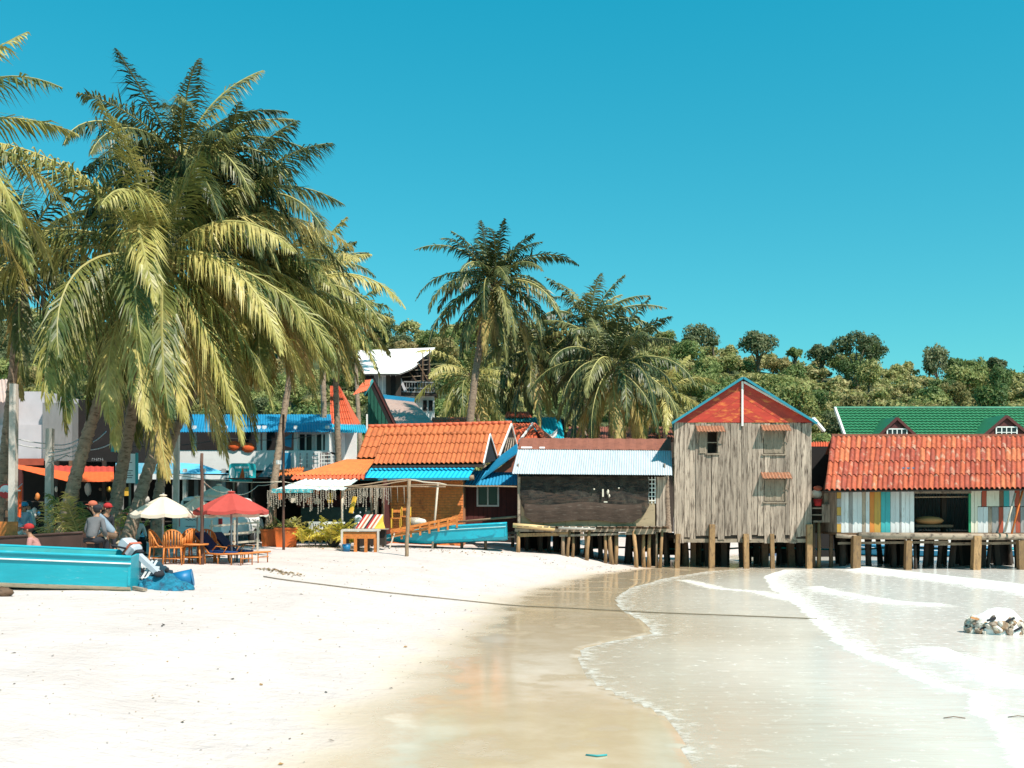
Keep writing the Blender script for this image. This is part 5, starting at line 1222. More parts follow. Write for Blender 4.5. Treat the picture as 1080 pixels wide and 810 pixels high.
# ================================================================ left side
D = 41.0; Lh = thing('shop_house', 'grey and lilac shop house with an orange awning at the far left', 'house', (WX(50, D), D, .8)); q = random.Random(57)
MB().rbox(WX(-60, D), WX(46, D), D, D+4, WZ(484, D), WZ(448, D)).build('upper_wall', lilac_wall, Lh)
MB().rbox(WX(46, D), WX(77, D), D-.1, D+4, WZ(486, D), WZ(425, D)).build('side_wall', grey_sheet, Lh)
MB().rbox(WX(-60, D), WX(46, D), D+.3, D+4, WZ(448, D), WZ(412, D)).build('attic_wall', lilac_wall, Lh)
MB().corr(W(-60, 424, D-1), W(12, 424, D-1), W(9, 400, D+2), W(-60, 400, D+2), 18, .03).build('roof', pink_roof, Lh)
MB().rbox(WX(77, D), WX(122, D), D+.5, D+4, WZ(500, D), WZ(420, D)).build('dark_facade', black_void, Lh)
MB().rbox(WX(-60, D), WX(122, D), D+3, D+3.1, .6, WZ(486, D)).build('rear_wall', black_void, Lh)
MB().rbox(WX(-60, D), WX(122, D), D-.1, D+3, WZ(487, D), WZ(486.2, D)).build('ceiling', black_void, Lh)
MB().rbox(WX(17, D), WX(50, D), D-.35, D-.3, WZ(491, D), WZ(484, D)).build('awning_board', M('red_brown_board', (.33, .06, .03), .7), Lh)
MB().corr(W(16, 493.5, 38), W(71, 507.5, 38), W(74, 498, 39.5), W(16, 489.5, 39.5), 8, .004, th=.01).build('awning', orange_awn, Lh)
MB().corr(W(80, 508, 38), W(120, 508, 38), W(120, 497.5, 39.2), W(80, 497.5, 39.2), 8, .004, th=.01).build('awning', orange_awn, Lh)
MB().corr(W(56, 498, 39.6), W(120, 498, 39.6), W(120, 492, 40.6), W(56, 491, 40.6), 10, .015).build('awning_top', red_awn, Lh)
dimw = M('dim_white_letters', (.30, .30, .31), .6)
for k in range(6):
    xx = WX(97.6+2.1*k, D+.48); m_ = MB(); m_.beam((xx-.03, D+.48, WZ(488, D+.48)), (xx+.01*(k % 3-1), D+.48, WZ(483, D+.48)), .012, .014); m_.rbox(xx, xx+.035, D+.475, D+.487, WZ(483.6+.8*(k % 3), D+.48)-.01, WZ(483.6+.8*(k % 3), D+.48)+.01); m_.build('lettering', dimw, Lh)
for px, m_ in ((8, brown_wood), (22, maroon), (60, dark_wood), (75, brown_wood), (110, dark_wood)): piece('post', Lh, (WX(px, D-.2), D-.2, (WZ(486, D)+.6)/2), (.13, .13, WZ(486, D)-.6), m_)
qq = random.Random(9)
for k in range(34):
    px = qq.uniform(-8, 122); py = qq.choice((516, 524, 533, 541, 550, 560)); s_ = qq.uniform(.1, .26); DD = D-.1-qq.random()*.4
    MB().ell((WX(px, DD), DD, WZ(py, DD)), (s_*.6, s_*.5, s_*qq.uniform(.5, 1.2)), 7, 5, jit=.15).build('hung_good', goods[k % len(goods)], Lh)
for py in (529, 546): beam_piece('shelf', Lh, W(-8, py, D-.3), W(120, py, D-.3), .3, .04, dark_wood)
# teal and white signs
D = 34.0
o = thing('sign_board', 'narrow turquoise vertical sign hanging between two palm trunks', 'sign', W(122, 463, D)); MB().box((0, 0, 0), (.30, .05, .85)).build('board', teal_board, o, fix=False); MB().box((0, .1, 0), (.04, .2, .04)).build('bracket', metal_g, o, fix=False)
o = thing('sign_board', 'white sign board with a turquoise edge and grey lines of lettering between palm trunks', 'sign', W(136, 494, 35)); m = MB(); m.box((0, 0, 0), (.48, .05, 1.0)); m.build('board', white_paint, o, fix=False)
MB().box((.27, -.005, 0), (.08, .07, 1.06)).build('edge_board', teal_board, o, fix=False)
for k, wd in enumerate((.3, .36, .22, .34, .3)): MB().box((-.03, -.03, -.32+.08*k if k < 4 else .2), (wd, .008, .022)).build('lettering', cloth_dark, o, fix=False)
MB().box((0, .08, -1.0), (.06, .06, 3.2)).build('post', grey_wood2, o, fix=False)
o = thing('round_sign', 'round red and white sign with a white scribble hung at the far left post', 'sign', W(6, 518, 29)); m = MB()
m.poly([(.21*math.cos(k*.2618), 0, .21*math.sin(k*.2618)) for k in range(24)], (0, .03, 0)); m.build('disc', red_sign, o, fix=False)
m = MB(); m.poly([(.17*math.cos(-.15+k*.2), -.006, .17*math.sin(-.15+k*.2)) for k in range(18)], (0, .004, 0)); m.build('white_field', white_paint, o, fix=False); m = MB(); m.poly([(.18*math.cos(3.3+k*.166), -.012, .18*math.sin(3.3+k*.166)) for k in range(18)], (0, .004, 0)); m.build('red_field', red_sign, o, fix=False)
m = MB(); m.tube([(-.12+.03*k, -.02, -.01+.03*math.sin(k*1.9)) for k in range(9)], .012, 5); m.build('script_mark', white_paint, o, fix=False)
m = MB(); m.box((.12, .1, .02), (.5, .04, .04)); m.build('bracket', metal_g, o, fix=False)
o = thing('banner', 'narrow orange banner hanging beside the leftmost white post', 'banner', W(19.5, 528, 30)); MB().corr((-.09, 0, -.45), (.07, 0, -.5), (.10, 0, .45), (-.06, 0, .30), 2, .02).build('banner_cloth', orange_awn, o, fix=False); MB().tube([(.1, .02, .5), (-.07, .02, .32)], .015, 5).build('rod', metal_g, o, fix=False)
for lab, px, D_, py, r_ in (('thick white concrete post nearest the left edge', 13, 28.3, 405, .10), ('white concrete post rising between the blue capped person and the leaning trunk', 51, 29.5, 452, .10), ('pale post standing among the cafe trunks behind the beige parasol', 185, 34, 455, .09)):
    b = G(px, D_); m = MB(); m.beam(b-Vector((0, 0, .2)), (b.x+.05, D_, WZ(py, D_)), r_*1.8, r_*1.8); o = m.build('post', concrete, None); tagp(o, lab, 'post')
# electric cables
def cable(label, pts, r, mat, cat='cable'):
    P = []
    for (a, b) in zip(pts[:-1], pts[1:]):
        for k in range(9): t = k/8; p = a.lerp(b, t); p.z -= 4*t*(1-t)*(b-a).length*.03; P.append(p)
    return tagp(MB().tube(P, r, 5).build('cable', mat, None), label, cat)
for k, (a_, b_, c_) in enumerate([((16, 462), (51, 468), (84, 463)), ((16, 468), (51, 473), (84, 467)), ((51, 478), (84, 470), (112, 455)), ((51, 482), (84, 474), (120, 466)), ((51, 488), (70, 480), (84, 475))]):
    cable(('uppermost', 'second', 'third', 'fourth', 'lowest')[k]+' pale cable sagging between the white posts at the left', [W(*a_, 28.6), W(*b_, 29.5), W(*c_, 33)], .018, cable_w)
cable('black cable running behind the fronds above the white balcony', [W(120, 470, 34), W(240, 462, 38), W(349, 455, 44)], .014, cable_b)
cable('pale rope slung over the parasols from the slim dark pole', [W(213, 506, 26.2), W(240, 519, 30), W(272, 512, 36), W(299, 505, 34)], .014, rope_w := M('pale_rope', (.5, .45, .36), .9))
cable('pale line strung from the tall thin dark pole to the pole frame', [W(180, 500, 34), W(299, 508, 34), W(363, 513, 35.5)], .016, rope_w)

# --- parasols
def parasol(label, px, D, pye, pyt, wpx, cloth, mast, seed=0, tilt=(0, 0)):
    b = G(px, D); r = wpx/2/1080*D; ze, zt = WZ(pye, D)-b.z, WZ(pyt, D)-b.z; o = thing('parasol', label, 'parasol', b); q = random.Random(seed)
    MB().tube([(0, 0, -.2), (tilt[0], tilt[1], zt)], .028, 8).build('pole', mast, o, fix=False)
    c = Vector((tilt[0], tilt[1], zt)); nseg = 8; rim = []
    for k in range(nseg): a = 6.283*(k+.5)/nseg; rim.append(Vector((math.cos(a)*r, math.sin(a)*r, ze+q.uniform(-.02, .02))))
    for k in range(nseg):
        a, b2 = rim[k], rim[(k+1) % nseg]; V = []; F = []; n = 5
        for j in range(n+1):
            t = j/n
            for i in range(4):
                u = i/3; p = c.lerp(a.lerp(b2, u), t); p.z -= .16*math.sin(math.pi*t)*(r*.3)*(1 if True else 0)*-.5+.05*t*math.sin(math.pi*u); V.append(p)
        for i in range(4): u = i/3; p = a.lerp(b2, u)*1.0; V.append(p+Vector((0, 0, -.09-.04*math.sin(math.pi*u))))
        for j in range(n+1):
            for i in range(3): kk = j*4+i; F.append((kk, kk+1, kk+5, kk+4))
        MB().add(V, F, 0, False).build('canopy_panel', cloth, o, fix=False)
        MB().tube([Vector((tilt[0]*.6, tilt[1]*.6, zt-.55*(zt-ze)-.25)), c.lerp(a, .55)-Vector((0, 0, .0))], .010, 4).build('rib', mast, o, fix=False)
    MB().ell(c+Vector((0, 0, .0)), (.11, .11, .03), 8, 5).build('cap', cloth, o, fix=False); MB().tube([c, c+Vector((0, 0, .06))], .012, 6).build('finial', mast, o, fix=False)
    return o
parasol('wide beige parasol standing over the rattan chairs', 172, 26.6, 541.5, 522.5, 66, beige_cloth, metal_g, 1)
parasol('second beige parasol partly behind the red one', 208, 28.6, 541.5, 524, 52, beige_cloth, metal_g, 2)
parasol('small cream parasol farthest back under the turquoise sign', 231, 35.5, 520.5, 511, 36, beige_cloth, brown_wood, 3)
parasol('faded red parasol over the blue loungers', 244, 26.9, 538, 519, 78, red_cloth, metal_g, 4)
parasol('cream parasol with a pale rim directly behind the red one', 250, 28, 540.5, 527, 66, cream_cloth, metal_g, 5)

# --- rattan furniture
def chair(label, px, D, rz, seed=0, proto=[None], grp='rattan chairs around the low tables'):
    if proto[0] is None:
        o = thing('rattan_chair', label, 'chair', (0, 0, 0), grp)
        MB().tube([(0, 0, .41), (0, 0, .45)], [.24, .25], 12).build('seat', orange_wood, o)
        m = MB(); pts = [(.25*math.cos(a), .25*math.sin(a), .45+.42*max(0, math.sin(a))**.6) for a in [R(-25+230*k/16) for k in range(17)]]; m.tube(pts, .022, 5); m.build('back_frame', orange_wood, o)
        m = MB()
        for k in range(9): a = R(20+140*k/8); zt_ = .45+.42*max(0, math.sin(a))**.6; m.tube([(.23*math.cos(a), .22*math.sin(a), .45), (.25*math.cos(a), .25*math.sin(a), zt_)], .026, 4)
        m.build('backrest', orange_wood, o)
        for (x, y) in ((-.2, -.18), (.2, -.18), (-.2, .18), (.2, .18)): MB().tube([(x*1.15, y*1.15, -.03), (x, y, .43)], .02, 5).build('leg', orange_wood, o)
        MB().tube([(.2*math.cos(k*.524), .2*math.sin(k*.524), .15) for k in range(13)], .012, 4).build('stretcher', orange_wood, o)
        proto[0] = o
    else: o = copy_tree(proto[0]); o['label'] = label
    o.location = G(px, D); o.rotation_euler.z = rz; o.scale = (1, 1, 1.0); return o
chair('leftmost rattan chair seen side on under the beige parasol', 168, 26.2, R(95))
chair('round backed rattan chair facing away under the beige parasol', 183, 25.9, R(190))
chair('rattan chair right of the round backed one turned to the low table', 193, 26.5, R(-80))
chair('rattan chair behind the low table under the second beige parasol', 201, 27.2, R(10))
chair('rattan chair half hidden behind the slim dark pole', 218, 27.2, R(20))
def table(label, px, D, r=.36, h=.52, m_=orange_wood, name='low_table'):
    o = thing(name, label, 'table', G(px, D)); MB().tube([(0, 0, h-.04), (0, 0, h)], r, 14).build('table_top', m_, o, fix=False)
    for k in range(4): a = .785+1.571*k; MB().tube([(r*.85*math.cos(a), r*.85*math.sin(a), -.03), (r*.7*math.cos(a), r*.7*math.sin(a), h-.03)], .022, 5).build('leg', m_, o, fix=False)
    m = MB(); [m.tube([(r*.8*math.cos(.785+1.571*k), r*.8*math.sin(.785+1.571*k), .18), (r*.8*math.cos(2.356+1.571*k), r*.8*math.sin(2.356+1.571*k), .18)], .014, 4) for k in range(4)]; m.build('stretcher', m_, o, fix=False)
table('round rattan table between the chairs and the slim dark pole', 205, 26.2); table('small rattan table behind the blue loungers', 236, 28.8, .3)
def lounger(label, px, D, rz, proto=[None]):
    if proto[0] is None:
        o = thing('sun_lounger', label, 'lounger', (0, 0, 0), 'rattan loungers with navy cushions')
        m = MB()
        for s in (-.3, .3): m.tube([(-.75, s, .34), (.0, s, .30), (.95, s, .34)], .028, 6); m.tube([(0-.3, s, .3), (-.85, s, .86)], .026, 6); m.tube([(.2, s, .32), (.35, s, .52), (-.05, s, .55), (-.2, s, .42)], .018, 5)
        m.build('frame', orange_wood, o)
        for k in range(12): MB().tube([(-.25+.1*k, -.3, .315), (-.25+.1*k, .3, .315)], .02, 5).build('slat', orange_wood, o)
        for x in (-.6, 0, .5, .85):
            for s in (-.28, .28): MB().tube([(x, s, -.03), (x, s, .33)], .02, 5).build('leg', orange_wood, o)
        MB().tube([(.86+.1*math.cos(k*.524), 0+.28*math.sin(k*.524), .18) for k in range(13)], .014, 5).build('foot_hoop', orange_wood, o)
        m = MB(); m.box((-.60, 0, .66), (.80, .52, .07), Matrix.Rotation(R(45), 3, 'Y')); m.build('back_cushion', navy_cloth, o)
        m = MB(); m.box((0.0, 0, .365), (.68, .52, .07), Matrix.Rotation(R(4), 3, 'Y')); m.build('seat_cushion', blue_cloth, o)
        proto[0] = o
    else: o = copy_tree(proto[0]); o['label'] = label
    o.location = G(px, D); o.rotation_euler.z = rz; o.scale = (.84, .84, .84); return o
lounger('front blue cushioned lounger beside the slim dark pole', 236, 26.6, R(-22)); lounger('rear blue cushioned lounger farther right under the red parasol', 253, 27.8, R(-18))
def crate_rack(label, px, D):
    o = thing('rail', label, 'rail', G(px, D)); 
    for k in range(3): MB().beam((-.75, 0, .3+.28*k), (.75, .1, .42+.28*k), .045, .06).build('slat', pale_pole, o, fix=False)
    for x in (-.7, 0, .7): MB().beam((x, .02, -.1), (x, .06, 1.05), .05).build('post', pale_pole, o, fix=False)
crate_rack('low slanting pale wooden rail behind the loungers', 247, 31)

# --- white van
V_ = thing('parked_van', 'white van parked nose away behind the beige parasols', 'van', G(210, 35)+Vector((0, 0, 0))); V_.rotation_euler.z = R(-8)
def vanshape(z0, z1, x0, x1, y0, y1, rad, m, mi=0):
    V = []; n = 24
    for (y, s) in ((y0, .94), (y0+.12, 1), (y1-.3, 1), (y1, .93)):
        for k in range(n):
            a = 6.2832*k/n; cx, cz = math.cos(a), math.sin(a); p = 6
            rx = (abs(cx)**p+abs(cz)**p)**(-1/p); V.append(((x0+x1)/2+(x1-x0)/2*cx*rx*s*(1-.10*max(0, cz*rx)), y, (z0+z1)/2+(z1-z0)/2*cz*rx*s))
    F = [(j*n+k, j*n+(k+1) % n, (j+1)*n+(k+1) % n, (j+1)*n+k) for j in range(3) for k in range(n)]+[tuple(range(n))[::-1], tuple(range(3*n, 4*n))]
    m.add(V, F, mi, False)
m = MB(); vanshape(.35, 1.12, -.85, .85, 0, 3.8, .2, m); m.build('body', van_white, V_, fix=False)
m = MB(); vanshape(1.0, 1.75, -.80, .80, .12, 3.0, .2, m); m.build('cabin', van_white, V_, fix=False)
m = MB(); m.rbox(-.62, .62, .105, .135, 1.18, 1.60); m.build('rear_window', glass, V_, fix=False)
for s in (-.76, .76):
    MB().rbox(s-.06, s+.06, -.02, .05, .72, 1.0).build('tail_light', red_sign, V_, fix=False)
    for y in (.7, 2.9):
        w_ = MB(); w_.tube([(s-.09, y, .3), (s+.09, y, .3)], .31, 14).build('wheel', rubber, V_, fix=False); 
        r2 = MB(); r2.tube([(s-.1, y, .3), (s+.1, y, .3)], .17, 10); r2.build('hub_cap', metal_g, V_, fix=False)
MB().rbox(-.8, .8, -.06, .06, .30, .42).build('bumper', metal_g, V_, fix=False); MB().rbox(-.25, .25, -.035, .02, .48, .6).build('number_plate', white_plastic, V_, fix=False)
for z_, n_ in ((.95, 9), (.72, 8)):
    MB().tube([(-.48+.05*k, -.012, z_+.02*math.sin(k*2.3)) for k in range(n_)], .010, 4).build('lettering', cloth_dark, V_, fix=False)

# --- planters, plants, chairs
def planter(label, px, D, sx=.8, sy=.5, sz=.6, seed=0, mat=clay_pot):
    b = G(px, D); o = thing('planter', label, 'planter', b, 'orange planters in front of the beach bar'); m = MB()
    m.add([(-sx*.43, -sy*.4, -.05), (sx*.43, -sy*.4, -.05), (sx*.43, sy*.4, -.05), (-sx*.43, sy*.4, -.05), (-sx*.5, -sy*.5, sz), (sx*.5, -sy*.5, sz), (sx*.5, sy*.5, sz), (-sx*.5, sy*.5, sz)], [(0, 1, 5, 4), (1, 2, 6, 5), (2, 3, 7, 6), (3, 0, 4, 7), (3, 2, 1, 0)]); m.build('pot', mat, o, fix=False)
    MB().rbox(-sx*.53, sx*.53, -sy*.55, sy*.55, sz, sz+.06).build('rim', mat, o, fix=False)
    MB().rbox(-sx*.45, sx*.45, -sy*.45, sy*.45, sz+.061, sz+.08).build('soil', dark_wood, o, fix=False); return b.z
planter('orange square planter at the left end of the beach bar', 286, 36.3, .62, .5, .55); planter('larger orange planter just left of the tall thin pole', 302, 36, .72, .5, .62)
bush('green palm sprouting behind the left orange planter', 283, 36.6, .95, 9, .9, 31, palm_leaf, z=.3, nl=14); bush('palm growing over the larger orange planter', 304, 36.4, 1.0, 9, .9, 32, palm_leaf, z=.35, nl=14)
for k, (px, D_, h, lab) in enumerate(((319, 36, 1.25, 'yellow green palm between the planters and the white chairs'), (337, 36.5, 1.1, 'yellow green palm beside the left white chair'), (349, 36, 1.3, 'bright yellow leaved plant among the white chairs'), (357, 36.3, 1.35, 'tallest yellow leaved plant just left of the white bar post'), (369, 35.8, 1.0, 'yellow leaved plant just in front of the table'))):
    bush(lab, px, D_, h, 10, h*.85, 40+k, young_leaf, nl=14, lw=.05, leaf=.3, z=.1)
def plastic_chair(label, px, D, rz, proto=[None]):
    if proto[0] is None:
        o = thing('plastic_chair', label, 'chair', (0, 0, 0), 'white plastic chairs at the beach bar')
        MB().box((0, 0, .42), (.46, .44, .04)).build('seat', white_plastic, o); m = MB()
        m.box((0, .22, .82), (.46, .03, .08)); [m.box((x_, .22, .62), (.05, .03, .38)) for x_ in (-.2, -.1, 0, .1, .2)]; m.build('backrest', white_plastic, o)
        for x in (-.21, .21):
            for y in (-.2, .2): MB().tube([(x*1.08, y*1.1, -.02), (x, y, .42)], .025, 5).build('leg', white_plastic, o)
            MB().box((x*1.1, 0, .62), (.05, .42, .03)).build('armrest', white_plastic, o)
        proto[0] = o
    else: o = copy_tree(proto[0]); o['label'] = label
    o.location = G(px, D); o.rotation_euler.z = rz
plastic_chair('white plastic chair behind the left yellow plants', 335, 37, R(160)); plastic_chair('white plastic chair in the middle of the yellow plants', 346, 37, R(190)); plastic_chair('white plastic chair just left of the white bar post', 356, 37.1, R(200))
# table with grey top, folded striped cloth, motor scooter
o = thing('work_table', 'rough orange table with a grey cloth top in front of the beach bar', 'table', G(381, 34.8)); m = MB()
MB().box((0, 0, .72), (1.22, .7, .07)).build('table_top', concrete, o, fix=False); m.box((0, 0, .55), (1.1, .6, .22)); m.build('apron', orange_wood, o, fix=False)
for x in (-.52, -.15, .2, .52): MB().box((x, -.3, .22), (.1, .08, .5)).build('leg', orange_wood, o, fix=False); MB().box((x, .3, .22), (.1, .08, .5)).build('leg', brown_wood, o, fix=False)
for x in (-.6, .62): MB().box((x, -.34, .36), (.07, .05, .75)).build('side_post', concrete, o, fix=False)
o = thing('bucket', 'small blue bucket under the rough orange table', 'bucket', G(365.5, 34.4)); MB().tube([(0, 0, 0), (0, 0, .24)], [.11, .14], 12).build('body', bin_blue, o, fix=False); MB().tube([(0, 0, .24), (0, 0, .255)], .15, 12).build('rim', bin_blue, o, fix=False)
o = thing('striped_cloth', 'red and white striped cloth draped like a tent beside a yellow flap', 'cloth', G(393, 35.6)+Vector((0, 0, .74))); o.scale = (.60, .8, .78)
for k in range(9): a = -.95+.12*k; MB().poly([(a, -.3, 0), (a+.12, -.3, 0), (a+.62, -.05, .62), (a+.50, -.05, .62)], (0, .02, 0)).build('stripe', [cloth_red, cream_cloth, cloth_coral, cream_cloth, cloth_dark][k % 5], o, fix=False)
MB().poly([(.13, -.3, 0), (.78, -.25, -.02), (.63, -.06, .30), (.63, -.05, .60), (.62, -.05, .62)], (0, .02, 0)).build('yellow_flap', yellow_m, o, fix=False); MB().box((0, 0, -.03), (1.8, .7, .05)).build('base_board', grey_wood2, o, fix=False); MB().box((0, .1, -.4), (1.5, .5, .7)).build('crate_base', dark_wood, o, fix=False)
o = thing('scooter', 'dark motor scooter with a white front shield parked at the bar', 'scooter', G(366, 36.4)); o.rotation_euler.z = R(30)
for x in (-.5, .5): MB().tube([(x, -.05, .24), (x, .05, .24)], .24, 14).build('wheel', rubber, o, fix=False)
m = MB(); m.ell((-.25, 0, .55), (.48, .14, .2), 10, 7); m.ell((.1, 0, .32), (.3, .12, .1), 8, 6); m.build('body', cloth_dark, o, fix=False); m = MB(); m.ell((.38, 0, .62), (.12, .2, .38), 10, 8); m.ell((.42, 0, 1.0), (.14, .16, .14), 9, 7); m.build('front_shield', white_paint, o, fix=False)
MB().tube([(.35, -.32, 1.05), (.4, 0, 1.0), (.35, .32, 1.05)], .02, 6).build('handlebar', metal_g, o, fix=False); MB().ell((-.2, 0, .76), (.36, .13, .07), 9, 6).build('saddle', rubber, o, fix=False)
for s in (-.34, .34): MB().ell((.36, s, 1.22), (.04, .06, .05), 6, 5).build('mirror', metal_g, o, fix=False)
o = tagp(MB().beam(W(370, 541, 36), W(374.5, 524, 36.2), .12, .10).build('plank', yellow_m, None), 'short yellow board leaning upright behind the scooter', 'board')

# ---------------------------------------------------------------- boats
def boat(name, label, loc, rz, Lg, beam, dep, hullm, bandm, inm, rx=0, ry=0, stern=True, stripe=white_paint, flare=.72, rake=.25, bands=True, pieces=True, sheer=.35):
    """planked boat: x from stern (0) to bow (Lg), transom at the stern"""
    o = thing(name, label, 'boat', loc); n = 18; P = []
    def sec(t):
        w_ = beam/2*(1-max(0, (t-.45)/.55)**2.2*.96)*(.90+.10*min(1, t/.3)); k = max(0, (t-.5)/.5)**2*dep*.55; zt = dep+sheer*max(0, (t-.35)/.65)**2
        x = Lg*t+rake*max(0, (t-.5)/.5)*0
        wb = w_*flare*(1-max(0, (t-.6)/.4)*.6)
        return [(x, -w_, zt), (x, -w_*.985, zt-.10), (x, (-w_*.65-wb*.35), k+.10+dep*.03), (x, -wb, k+.03), (x, 0, k-.03)], w_, zt, k
    rows = [sec(i/n) for i in range(n+1)]
    def skin(ra, rb, mat, nm, off=0.0):
        V = []; F = []
        for s in (-1, 1):
            o_ = len(V)
            for (r, w_, zt, k) in rows:
                for j in range(ra, rb+1):
                    x, y, z = r[j]; y = y-off if y < 0 else y
                    V.append((x, y*(-s), z-(off if rb == 4 and j == 4 else 0)))
            m_ = rb-ra+1
            for i in range(n):
                for j in range(m_-1): q_ = (o_+i*m_+j, o_+(i+1)*m_+j, o_+(i+1)*m_+j+1, o_+i*m_+j+1); F.append(q_ if s > 0 else q_[::-1])
        return MB().add(V, F, 0, nm == 'hull' and False).build(nm, mat, o, fix=False)
    skin(0, 2, hullm, 'hull'); skin(2, 4, bandm, 'bottom')
    # inside shell
    V = []; F = []
    for (r, w_, zt, k) in rows: V += [(r[0][0], -w_+.035 if w_ > .05 else -w_*.5, zt-.002), (r[0][0], -w_*flare+.03, k+.07), (r[0][0], w_*flare-.03, k+.07), (r[0][0], w_-.035 if w_ > .05 else w_*.5, zt-.002)]
    for i in range(n):
        for j in range(3): F.append((i*4+j, i*4+j+1, (i+1)*4+j+1, (i+1)*4+j))
    MB().add(V, F).build('inner_hull', inm, o, fix=False)
    for s in (-1, 1):
        MB().tube([(r[0][0], s*w_, zt+.005) for r, w_, zt, k in rows], .032, 6).build('gunwale', hullm, o, fix=False)
        if stripe: MB().tube([(r[0][0], s*(w_*.995+.012), zt-.115) for r, w_, zt, k in rows], .014, 5).build('rubbing_strip', stripe, o, fix=False)
    r = rows[0][0]; w_ = rows[0][1]
    MB().poly([(0, -w_, dep), (0, -w_*.95, .15), (0, -w_*flare, .03), (0, 0, -.03), (0, w_*flare, .03), (0, w_*.95, .15), (0, w_, dep)], (.05, 0, 0)).build('transom', hullm, o, fix=False)
    for t in (.12, .35, .58):
        i = int(t*n); ww, zt = rows[i][1], rows[i][2]; MB().rbox(Lg*t-.12, Lg*t+.12, -ww*.93, ww*.93, zt-.16, zt-.12).build('thwart', inm, o, fix=False)
    o.rotation_euler = (rx, ry, rz); return o
stern = Vector((WX(126, 18.7), 18.7, ground(WX(126, 18.7), 18.7)+.0))
bt = boat('fishing_boat', 'large turquoise wooden fishing boat pulled up on the sand at the lower left', stern+Vector((.10, .50, -.02)), math.atan2(-.50, -3.0), 8.0, 1.10, .67, teal_paint, hull_cream, teal_board, rx=R(-3), ry=R(-3.0))
# brown boat behind it
bt2 = boat('wooden_boat', 'dark brown wooden boat with a blue inside lying behind the turquoise one', G(98, 23.6)+Vector((0, .3, .08)), R(172), 6.5, 1.6, .62, hull_dark, hull_dark, hull_blue, stripe=None, ry=R(4), rx=R(14))
# teal boat on the slope under the brick house
b3 = G(534, 37.0); bt3 = boat('long_boat', 'long turquoise boat with an orange railed deck drawn up beside the brick wall', Vector((WX(535, 37.6), 37.6, WZ(569, 37.6))), R(178), 4.9, 1.3, .60, teal_paint2, teal_paint2, orange_wood, stripe=M('pale_stripe', (.35, .55, .55), .6), ry=R(3.2), sheer=-.28)
m = MB(); ra_, rb_ = W(414, 559.5, 36.9), W(482, 545.5, 37.0)
for k in range(2): m.beam(ra_+Vector((0, 0, -.2*k)), rb_+Vector((0, 0, -.2*k)), .05, .09)
rl_ = thing('deck_rail', 'orange varnished rail and posts standing along the deck of the long turquoise boat', 'rail', ra_); m.build('rail', orange_wood, rl_)
for k in range(8): p = ra_.lerp(rb_, k/7); MB().beam(p+Vector((0, 0, -.38)), p+Vector((0, 0, .05)), .07).build('rail_post', orange_wood, rl_)
MB().beam(ra_+Vector((-.1, .5, -.15)), rb_+Vector((0, .5, -.12)), .6, .05).build('deck_board', orange_wood, rl_)
for k in range(2):
    o = thing('deck_chair', ('left', 'right')[k]+' orange wooden chair frame standing on the long boat deck', 'chair', W(418+10*k, 553-2*k, 37.3)); 
    for x in (-.16, .16): MB().box((x, .15, .22), (.045, .045, .7)).build('rear_leg', yellow_m, o, fix=False); MB().box((x, -.15, .05), (.045, .045, .36)).build('front_leg', yellow_m, o, fix=False)
    MB().box((0, 0, .22), (.38, .36, .04)).build('seat', orange_wood, o, fix=False); MB().box((0, .15, .48), (.34, .03, .1)).build('backrest', orange_wood, o, fix=False)
o = thing('bundle', 'white wrapped bundle resting on the long boat deck', 'bundle', W(440, 550.5, 37.3)); MB().ell((0, 0, 0), (.36, .2, .15), 12, 7, jit=.05).build('wrap', cream_cloth, o, fix=False); MB().tube([(-.1, 0, -.16), (-.1, .01, .16)], .2, 8).build('tie', shell_m, o, fix=False)
o = tagp(MB().beam(W(411, 578, 36.2), W(416, 563, 36.7), .03, .04).build('prop', pale_pole, None), 'short pale prop leaning against the left end of the long boat', 'prop')
# props under the long boat
for k, px in enumerate((459, 487, 512)):
    stilt_o = MB().tube([(WX(px, 37.5), 37.5, ground(WX(px, 37.5), 37.5)-.1), W(px, 568-1.5*k, 37.5)], .06, 7).build('prop', brown_wood, None); tagp(stilt_o, ('left', 'middle', 'right')[k]+' wooden prop under the long turquoise boat', 'prop')
o = tagp(MB().beam(W(508, 568, 38.5), W(543, 566, 38.5), .25, .06).build('plank', grey_wood2, None), 'grey plank bridging between the long boat and the net hut', 'plank')

# outboard motor, nets and bin by the stern
mt = thing('outboard_motor', 'pale grey outboard motor tipped up behind the turquoise boat', 'motor', G(144, 19.5)+Vector((0, 0, .66)))
mt.scale = (.85, .85, .85); mt.rotation_euler = (0, R(-50), R(-12)); m = MB()
for (z_, sx_, sy_) in ((0, .11, .15), (.06, .15, .2), (.26, .155, .21), (.38, .13, .18), (.44, .07, .11)):
    m.v += [(sx_*cx, sy_*cy, z_) for cx, cy in ((-1, -.6), (-.7, -1), (.7, -1), (1, -.6), (1, .6), (.7, 1), (-.7, 1), (-1, .6))]
for j_ in range(4):
    for k_ in range(8): m.f.append([j_*8+k_, j_*8+(k_+1) % 8, (j_+1)*8+(k_+1) % 8, (j_+1)*8+k_]); m.mi.append(0); m.sm.append(False)
m.f += [list(range(8))[::-1], list(range(32, 40))]; m.mi += [0, 0]; m.sm += [False, False]
m.build('cowl', metal_g2 := M('pale_grey_cowl', (.42, .44, .48), .4, .08, 3), mt, fix=False)
MB().box((0, 0, -.02), (.2, .26, .1)).build('clamp', cloth_dark, mt, fix=False); MB().box((0, .0, -.38), (.1, .16, .62)).build('shaft', metal_g2, mt, fix=False); MB().ell((0, .02, -.72), (.07, .2, .08), 9, 7).build('gear_case', cloth_dark, mt, fix=False)
